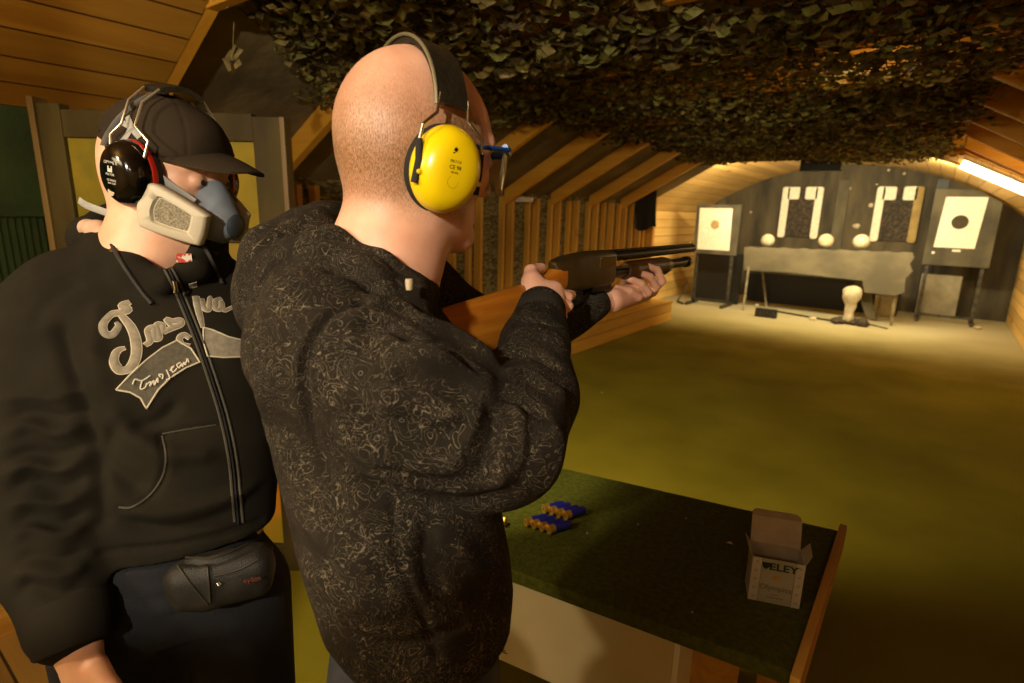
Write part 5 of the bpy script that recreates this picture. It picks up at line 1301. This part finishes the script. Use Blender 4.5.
    def C(x, y): return (60 + x / 4.27, 260 + y / 4.27)
    def applique(name, pts, rs, m=M_FELT, edge=True):
        pts = [C(*p) for p in pts]; mb2 = MB(); o = on_surface_tube(mb2, bv, pts, .01, n=10, flat=.28, sub=6, rs=[r * .00039 for r in rs], lift=.0006)
        ob = mb2.build(name, m, hd_, smooth=True)
        if edge and len(o) > 3:
            mb3 = MB(); on_surface_tube(mb3, bv, pts, .01, n=10, flat=.18, sub=6, rs=[r * .00039 + .0012 for r in rs], lift=.0002); mb3.build(name + '_stitching', M_STITCH, ob, smooth=True)
    applique('letter_t', [(300, 180), (270, 195), (290, 215), (255, 225), (215, 235), (182, 275), (190, 315), (225, 320), (252, 285), (240, 265)], [10, 17, 14, 13, 13, 14, 14, 14, 12, 5])
    applique('letter_t', [(262, 235), (305, 290), (325, 350), (325, 410), (300, 460), (255, 470), (230, 430), (245, 390), (280, 375)], [10, 15, 17, 17, 17, 17, 14, 12, 6])
    applique('letter_m', [(362, 365), (385, 345), (375, 300), (400, 290), (402, 335), (425, 330), (412, 280), (436, 280), (440, 315)], [8, 11, 10, 10, 10, 10, 10, 10, 9])
    applique('letter_s', [(440, 310), (470, 295), (515, 275), (512, 258), (480, 262), (455, 255), (480, 290)], [8, 10, 11, 11, 10, 9, 6])
    applique('letter_c', [(555, 335), (530, 320), (510, 335), (520, 360), (555, 368)], [8, 10, 10, 10, 8])
    applique('letter_i', [(566, 97), (568, 118)], [13, 13])
    applique('letter_j', [(580, 155), (588, 200), (600, 250), (610, 290)], [12, 12, 10, 5])
    applique('letter_v', [(605, 165), (615, 205), (635, 210), (640, 165), (650, 160)], [8, 10, 10, 8, 6])
    applique('letter_a', [(690, 165), (665, 175), (660, 205), (685, 210), (690, 180), (700, 215), (740, 200)], [8, 9, 9, 9, 8, 8, 5])
    def patch(name, poly, m, lift=.0016, edge=True):
        # fan-filled patch laid on the chest
        poly = [C(*p) for p in poly]; dense = []
        for i in range(len(poly)):
            a = np.array(poly[i]); b3 = np.array(poly[(i + 1) % len(poly)])
            for k in range(8): dense.append(a + (b3 - a) * k / 8)
        cen = np.mean(dense, 0); vs = []; fs = []; n = len(dense); rings = 7; ok = True
        for r in range(rings + 1):
            for p in dense:
                q = cen + (p - cen) * r / rings; h_ = hit(bv, *q)
                if h_ is None: return None
                vs.append(h_[0] + h_[1] * lift)
        for r in range(rings):
            for j in range(n): fs.append((r * n + j, r * n + (j + 1) % n, (r + 1) * n + (j + 1) % n, (r + 1) * n + j))
        nn = len(vs); q0 = hit(bv, *cen); 
        edge_ = [v - q0[1] * lift * 1.2 for v in vs[-n:]]; vs += edge_
        for j in range(n): fs.append((rings * n + j, rings * n + (j + 1) % n, nn + (j + 1) % n, nn + j))
        ob = MB().add(vs, fs).build(name, m, hd_, smooth=True)
        if edge:
            mb3 = MB(); on_surface_tube(mb3, bv, [tuple(p) for p in dense] + [tuple(dense[0])], .0014, n=6, lift=lift, sub=1); mb3.build('pennant_stitching', M_STITCH, ob, smooth=True)
        return ob
    patch('pennant', [(240, 555), (300, 490), (380, 420), (440, 375), (500, 345), (560, 380), (597, 437), (540, 460), (470, 505), (420, 555), (370, 635), (345, 590), (300, 565)], M_PENN)
    patch('pennant_tail', [(612, 290), (650, 300), (720, 330), (800, 350), (800, 400), (770, 415), (700, 418), (630, 412), (612, 350)], M_FELT)
    def script(lines):
        mb3 = MB()
        for l in lines: on_surface_tube(mb3, bv, [C(*p) for p in l], .0013, n=6, lift=.003, sub=5)
        return mb3.build('script_lettering', M_SCR, hd_, smooth=True)
    script([[(312, 530), (322, 508), (350, 515), (385, 495)], [(350, 515), (345, 550), (365, 545), (372, 525)], [(372, 530), (390, 520), (385, 540), (402, 515), (405, 535), (418, 505), (420, 525)], [(430, 500), (424, 490), (440, 492), (438, 510)],
            [(455, 470), (470, 505), (452, 512)], [(470, 475), (488, 455), (476, 465), (484, 480), (500, 465)], [(515, 440), (500, 450), (510, 462), (520, 445), (524, 458), (530, 440), (536, 450), (545, 425), (550, 440)]])
    # jeans and shoes
    S2, ft = legs(hips[0], hips[1], float(hips[2]) + .05, fw, lat=.142, ap=.100, spread=.082, feet=.16)
    V, Q = S2.surface(.009); V = smooth_v(V, Q, 2)
    V = sculpt(V, Q, [([(115, 580), (140, 590), (170, 588)], .008, .004), ([(115, 605), (145, 612), (175, 606)], .008, .004), ([(95, 570), (92, 620)], .005, -.004), ([(120, 630), (150, 640), (180, 632)], .010, .005)])
    solid('jeans', V, Q, M_JEANS2, t); shoes(t, ft, fw, M_SHOE)
    bz = MB(); bj = bvh_of(V, Q); on_surface_tube(bz, bj, [(98, 566), (103, 573), (112, 572), (125, 566)], .0014, lift=.001); 
    if bz.v: bz.build('pocket_piping', M_STITCH, t, smooth=True)
    return t, O, R, bv
OB, O2, R2, bv2 = observer()

def H2(*p): return O2 + R2 @ np.array(p)
# ---------------- cap
M_CAP = cloth_mat('cap_cotton', '2C241A', '362C20', bscale=500)
t = empty('baseball_cap', tuple(H2(0, 0, .1)), 'dark brown baseball cap with a curved peak worn under the black ear defenders', 'cap')
S_ = SDF(); S_.ell(H2(0, -.004, .030), (.0865, .105, .092), R2).ell(H2(0, .05, .035), (.066, .055, .062), R2, k=.02)
S_.cut(H2(0, 0, .014), R2 @ np.array([0, .12, -1.0]), k=.003)
S_.ell(H2(0, -.010, .018), (.0815, .104, .088), R2, k=.003, sub=True)
V, Q = S_.surface(.0035); V = smooth_v(V, Q, 1)
L = (V - O2) @ R2; ang = np.arctan2(L[:, 0], L[:, 1] + .01)
gro = sum(np.exp(-((np.abs(((ang - a + math.pi) % (2 * math.pi)) - math.pi) * np.hypot(L[:, 0], L[:, 1] + .01)) / .0022) ** 2) for a in np.arange(0, 6.28, math.pi / 3) + .52)
V = V - normals_v(V, Q) * (gro * .0012)[:, None] + normals_v(V, Q) * (.0018 * np.sin(L[:, 0] * 60 + L[:, 2] * 50) * np.sin(L[:, 1] * 45))[:, None]
crown = solid('crown', V, Q, M_CAP, t)
MB().lathe([(.007, 0), (.006, .003), (.002, .005)], H2(0, -.008, .122), axis=R2[:, 2], n=16).build('top_button', M_CAP, crown, smooth=True)
mb = MB(); vs = []; nu, nv = 24, 10
for s in (0, 1):
    for i in range(nu + 1):
        u = -1 + 2 * i / nu
        for j in range(nv + 1):
            v = j / nv; x = .074 * math.sin(u * 1.35) / math.sin(1.35) * (1 - .10 * v * (1 - u * u)); yb = .026 + .070 * math.sqrt(max(0, 1 - (u * .96) ** 2)); y = yb + v * (.072 * (1 - abs(u) ** 3.2) + .004)
            z = .046 - 4.6 * x * x - .16 * (y - yb) - .002 * s - .25 * (y - .09) * 0 - 3.2 * (y - yb) ** 2 * .5
            vs.append(H2(x, y, z - .0015 * s + .0))
o_ = (nu + 1) * (nv + 1); gi2 = lambda i, j, s: s * o_ + i * (nv + 1) + j; fs = []
for i in range(nu):
    for j in range(nv): fs += [(gi2(i, j, 0), gi2(i + 1, j, 0), gi2(i + 1, j + 1, 0), gi2(i, j + 1, 0)), (gi2(i, j, 1), gi2(i, j + 1, 1), gi2(i + 1, j + 1, 1), gi2(i + 1, j, 1))]
    fs += [(gi2(i, nv, 0), gi2(i + 1, nv, 0), gi2(i + 1, nv, 1), gi2(i, nv, 1)), (gi2(i, 0, 0), gi2(i, 0, 1), gi2(i + 1, 0, 1), gi2(i + 1, 0, 0))]
for j in range(nv): fs += [(gi2(0, j, 0), gi2(0, j + 1, 0), gi2(0, j + 1, 1), gi2(0, j, 1)), (gi2(nu, j, 0), gi2(nu, j, 1), gi2(nu, j + 1, 1), gi2(nu, j + 1, 0))]
mb.add(vs, fs).build('peak', M_CAP, t, smooth=True)

# ---------------- black ear defenders
M_GLOSS = mat('gloss_black', '060606', rough=.12, spec=.7); M_RED = mat('red_ring', 'A8200C', rough=.35); M_GWIRE = mat('pale_wire', 'C8C0AC', rough=.3, metal=.8)
t = empty('ear_defenders', tuple(H2(0, 0, .13)), 'glossy black ear defenders with a red ring, worn over the brown cap', 'ear defenders')
for q in (1, -1):
    c = H2(.098 * q, .020, -.012); ax = R2 @ np.array([q, -.10, -.05]); ax /= np.linalg.norm(ax)
    sh = cup(t, c, ax, R2[:, 2] - R2[:, 1] * .15, .0395, .050, .030, M_GLOSS, M_FOAM)
    MB().lathe([(.038, -.016), (.0425, -.015), (.0440, -.010), (.0425, -.006), (.039, -.005)], c, axis=ax, n=40, sy=1.22, xdir=np.cross(R2[:, 2] - R2[:, 1] * .15, ax)).build('red_ring', M_RED, sh, smooth=True)
    for s in (-1, 1):
        MB().tube([c + R2 @ np.array([q * .004, s * .030, .026]), c + R2 @ np.array([0, s * .034, .055]), H2(q * .098, s * .012 + .018, .062), H2(q * .079, s * .012 + .012, .099), H2(q * .048, s * .014 + .012, .124)], .0021, n=8).build('wire_arm', M_GWIRE, t, smooth=True)
    if q == 1:
        u = np.cross(R2[:, 2], ax); u /= np.linalg.norm(u); v = np.cross(ax, u); MW = mat('white_print', 'C8C4B4', rough=.4); base = c + ax * .0300
        def put2(me, dx, dz, name, m=MW):
            o = link(name, me, m, sh); o.matrix_world = frame_xf(base + u * dx + v * dz - ax * (dx * dx + dz * dz) * 3.8 + ax * .0004, u, v)
        put2(text_mesh('OPTIME III', .0060, .0002), 0, .016, 'lettering')
        lg = MB(); lg.prism([(-.0045, -.0045), (.0045, -.0045), (.0045, .0045), (.002, .0045), (.002, .001), (-.002, .001), (-.002, .0045), (-.0045, .0045)], (0, 0, 0), (1, 0, 0), (0, 1, 0), (0, 0, .0003)); put2(lg.mesh('emblem'), -.001, .0065, 'printed_emblem')
        put2(text_mesh('PELTOR', .0048, .0002), -.001, -.0015, 'lettering'); put2(text_mesh('CE EN352', .0042, .0002), .001, -.0100, 'lettering'); put2(text_mesh('SNR 35dB', .0036, .0002), .001, -.0145, 'lettering')
        dsk = MB(); dsk.prism([(.0065 * math.cos(k * .3927), .0065 * math.sin(k * .3927)) for k in range(16)], (0, 0, 0), (1, 0, 0), (0, 1, 0), (0, 0, .0006)); put2(dsk.mesh('disc'), -.004, -.028, 'round_sticker', mat('gold_sticker', 'B8A888', rough=.4))
arc_band(O2, R2, -27, 27, .098, .099, .034, .012, .036, .009, 'headband', M_PAD, t, grooves=2)

# ---------------- half-mask respirator
M_RUBG = mat('grey_blue_rubber', '6E7680', '7C848E', rough=.45, scale=8, spec=.5); M_FILT = mat('cream_filter', 'B8AE96', 'C6BCA4', rough=.55, scale=8); M_PADF = mat('filter_weave', '6A6250', '9A9078', rough=.9, scale=300)
M_STRAP = mat('grey_strap', '8E8C86', '9C9A94', rough=.8, scale=60); M_VALVE = mat('dark_valve', '343A42', rough=.5)
t = empty('respirator', tuple(H2(0, .1, -.07)), 'grey half-mask respirator with cream filter cartridges covering the observer\'s mouth', 'respirator')
S_ = SDF(); S_.ell(H2(0, .082, -.062), (.042, .042, .054), R2).cone(H2(0, .094, -.020), H2(0, .100, -.055), .018, .030, k=.02).cone(H2(0, .104, -.065), H2(0, .114, -.070), .034, .028, k=.014)
S_.cone(H2(-.040, .082, -.062), H2(-.060, .088, -.068), .020, .018, k=.015).cone(H2(.040, .082, -.062), H2(.060, .088, -.068), .020, .018, k=.015).cone(H2(0, .092, -.100), H2(0, .105, -.085), .018, .02, k=.02)
fp = solid('facepiece', *(lambda a: (smooth_v(a[0], a[1], 1), a[1]))(S_.surface(.0028)), M_RUBG, t)
MB().lathe([(.020, 0), (.021, .004), (.018, .008), (.010, .010)], H2(0, .136, -.073), axis=R2[:, 1], n=24).build('exhalation_valve', M_VALVE, t, smooth=True)
def cartridge_filter(q):
    # rounded trapezoid: outline in (forward, up) about the filter centre, facing outwards
    c = H2(.080 if q > 0 else -.062, .088 if q > 0 else .078, -.062); ax = R2 @ np.array([q * 1.0, .38, -.05]); ax /= np.linalg.norm(ax)
    u = np.cross(R2[:, 2], ax) * (1 if q == 1 else 1); u /= np.linalg.norm(u); v = np.cross(ax, u); s = q
    out = [(-.036, .030), (-.022, .038), (.038, .010), (.042, .0), (.036, -.032), (.026, -.038), (-.034, -.026), (-.043, -.016), (-.044, .006)]
    out = [(x * s * 1.2, y * 1.15) for x, y in out]
    m = MB(); rings = []
    for sc_, h in ((.90, -.014), (1.0, -.010), (1.0, .004), (.96, .010), (.88, .012), (.60, .0125), (.56, .009), (.54, .007)):
        cp = catmull(out + [out[0]], 5)[:-1]; rings.append([c + u * p[0] * sc_ + v * p[1] * sc_ + ax * h for p in cp])
    n = len(rings[0]); vs = [p for r in rings for p in r]; fs = [(i * n + j, i * n + (j + 1) % n, (i + 1) * n + (j + 1) % n, (i + 1) * n + j) for i in range(len(rings) - 1) for j in range(n)] + [tuple(range(n)), tuple(range((len(rings) - 1) * n, len(rings) * n))]
    f = m.add(vs, fs).build('filter_cartridge', M_FILT, t, smooth=True, angle=60)
    w = MB(); cp = catmull(out + [out[0]], 5)[:-1]; w.prism([(p[0] * .50, p[1] * .50) for p in cp], c + ax * .0072, u, v, ax * .0008); w.build('filter_pad', M_PADF, f)
for q in (1, -1): cartridge_filter(q)
def strap(pts, w, name='strap', m=M_STRAP, up=None):
    pts = catmull(pts, 6); MB().tube(pts, w, n=8, flat=.18, up=(R2[:, 0] if up is None else up)).build(name, m, t, smooth=True)
for q in (1, -1):
    strap([H2(.050 * q, .098, -.040), H2(.074 * q, .060, -.012), H2(.0845 * q, .040, .008), H2(.089 * q, .02, .03)], .0062)
    strap([H2(.050 * q, .085, -.085), H2(.076 * q, .03, -.095), H2(.070 * q, -.03, -.092), H2(.045 * q, -.075, -.080), H2(0, -.094, -.075)], .0055)
Vc = V; bcap = bvh_of(*[np.array([v.co for v in crown.data.vertices]), np.array([list(p.vertices) for p in crown.data.polygons])])
for pts, w in (([(104, 152), (110, 136), (122, 119), (138, 105), (152, 97)], .0085), ([(112, 150), (124, 140), (131, 128), (128, 117)], .0045), ([(140, 138), (131, 128), (122, 122)], .0045)):
    z_ = MB(); on_surface_tube(z_, bcap, pts, w, n=8, flat=.16, lift=.0012, sub=5)
    if z_.v: z_.build('head_strap', M_STRAP, t, smooth=True)
strap([H2(.068, -.045, -.086), H2(.072, -.085, -.080), H2(.070, -.105, -.074)], .0060, 'strap_tail')

# ---------------- waist bag
M_NYL = mat('black_nylon', '12100C', '1C1913', rough=.55, scale=60, bump=.3, bscale=600)
t = empty('waist_bag', tuple(P(215, 582, .82)), 'black waist bag with zips hanging at the hip under the black hoodie', 'waist bag')
S_ = SDF(); Rb = frame(158, 0, 0)
def outline(dx): return None
S_.ell(P(220, 574, .845), (.074, .028, .036), Rb).box(P(222, 580, .84), (.068, .022, .036), Rb, rad=.02, k=.02).cone(P(184, 570, .855), P(208, 598, .835), .018, .014, k=.02).cone(P(256, 556, .87), P(240, 580, .85), .018, .018, k=.02)
V, Q = S_.surface(.0035); V = smooth_v(V, Q, 1)
V = sculpt(V, Q, [([(182, 556), (210, 558), (240, 545), (262, 533)], .004, .003, False), ([(185, 563), (215, 563), (245, 551), (262, 541)], .004, -.003, False), ([(206, 566), (209, 585), (210, 600)], .004, .003, False)])
bg = solid('pouch', V, Q, M_NYL, t); bb = bvh_of(V, Q)
for nm, pts in (('zip', [(186, 558), (212, 558), (240, 548), (258, 538)]), ('zip', [(214, 576), (238, 570), (258, 560)]), ('piping', [(207, 568), (209, 585), (210, 602)]), ('piping', [(178, 566), (192, 585), (208, 604)])):
    z_ = MB(); on_surface_tube(z_, bb, pts, .0016, lift=.001, sub=5)
    if z_.v: z_.build(nm, mat('nylon_trim', '2E2A20', rough=.5), bg, smooth=True)
q = hit(bb, 219, 582)
if q is not None: MB().tube([q[0] + q[1] * .002, q[0] + q[1] * .005 + az(90) * .004, q[0] + q[1] * .004 - UP * .004, q[0] + q[1] * .002 - az(90) * .003 - UP * .001], .0012, n=8).build('zip_ring', M_GWIRE, bg, smooth=True)
q = hit(bb, 246, 580)
if q is not None:
    o = link('lettering', text_mesh('O Reydon', .011, .0002), mat('dull_red_print', '5A2A24', rough=.6), bg); o.matrix_world = frame_xf(q[0] + q[1] * .002, az(90) + UP * .25, UP)
MB().tube(catmull([P(268, 545, .93), P(262, 550, .89), P(225, 562, .862), P(190, 564, .868), P(120, 560, .86), P(85, 555, .90), P(75, 552, .97)], 5), .011, n=8, flat=.25, up=az(180)).build('waist_strap', M_NYL, t, smooth=True)
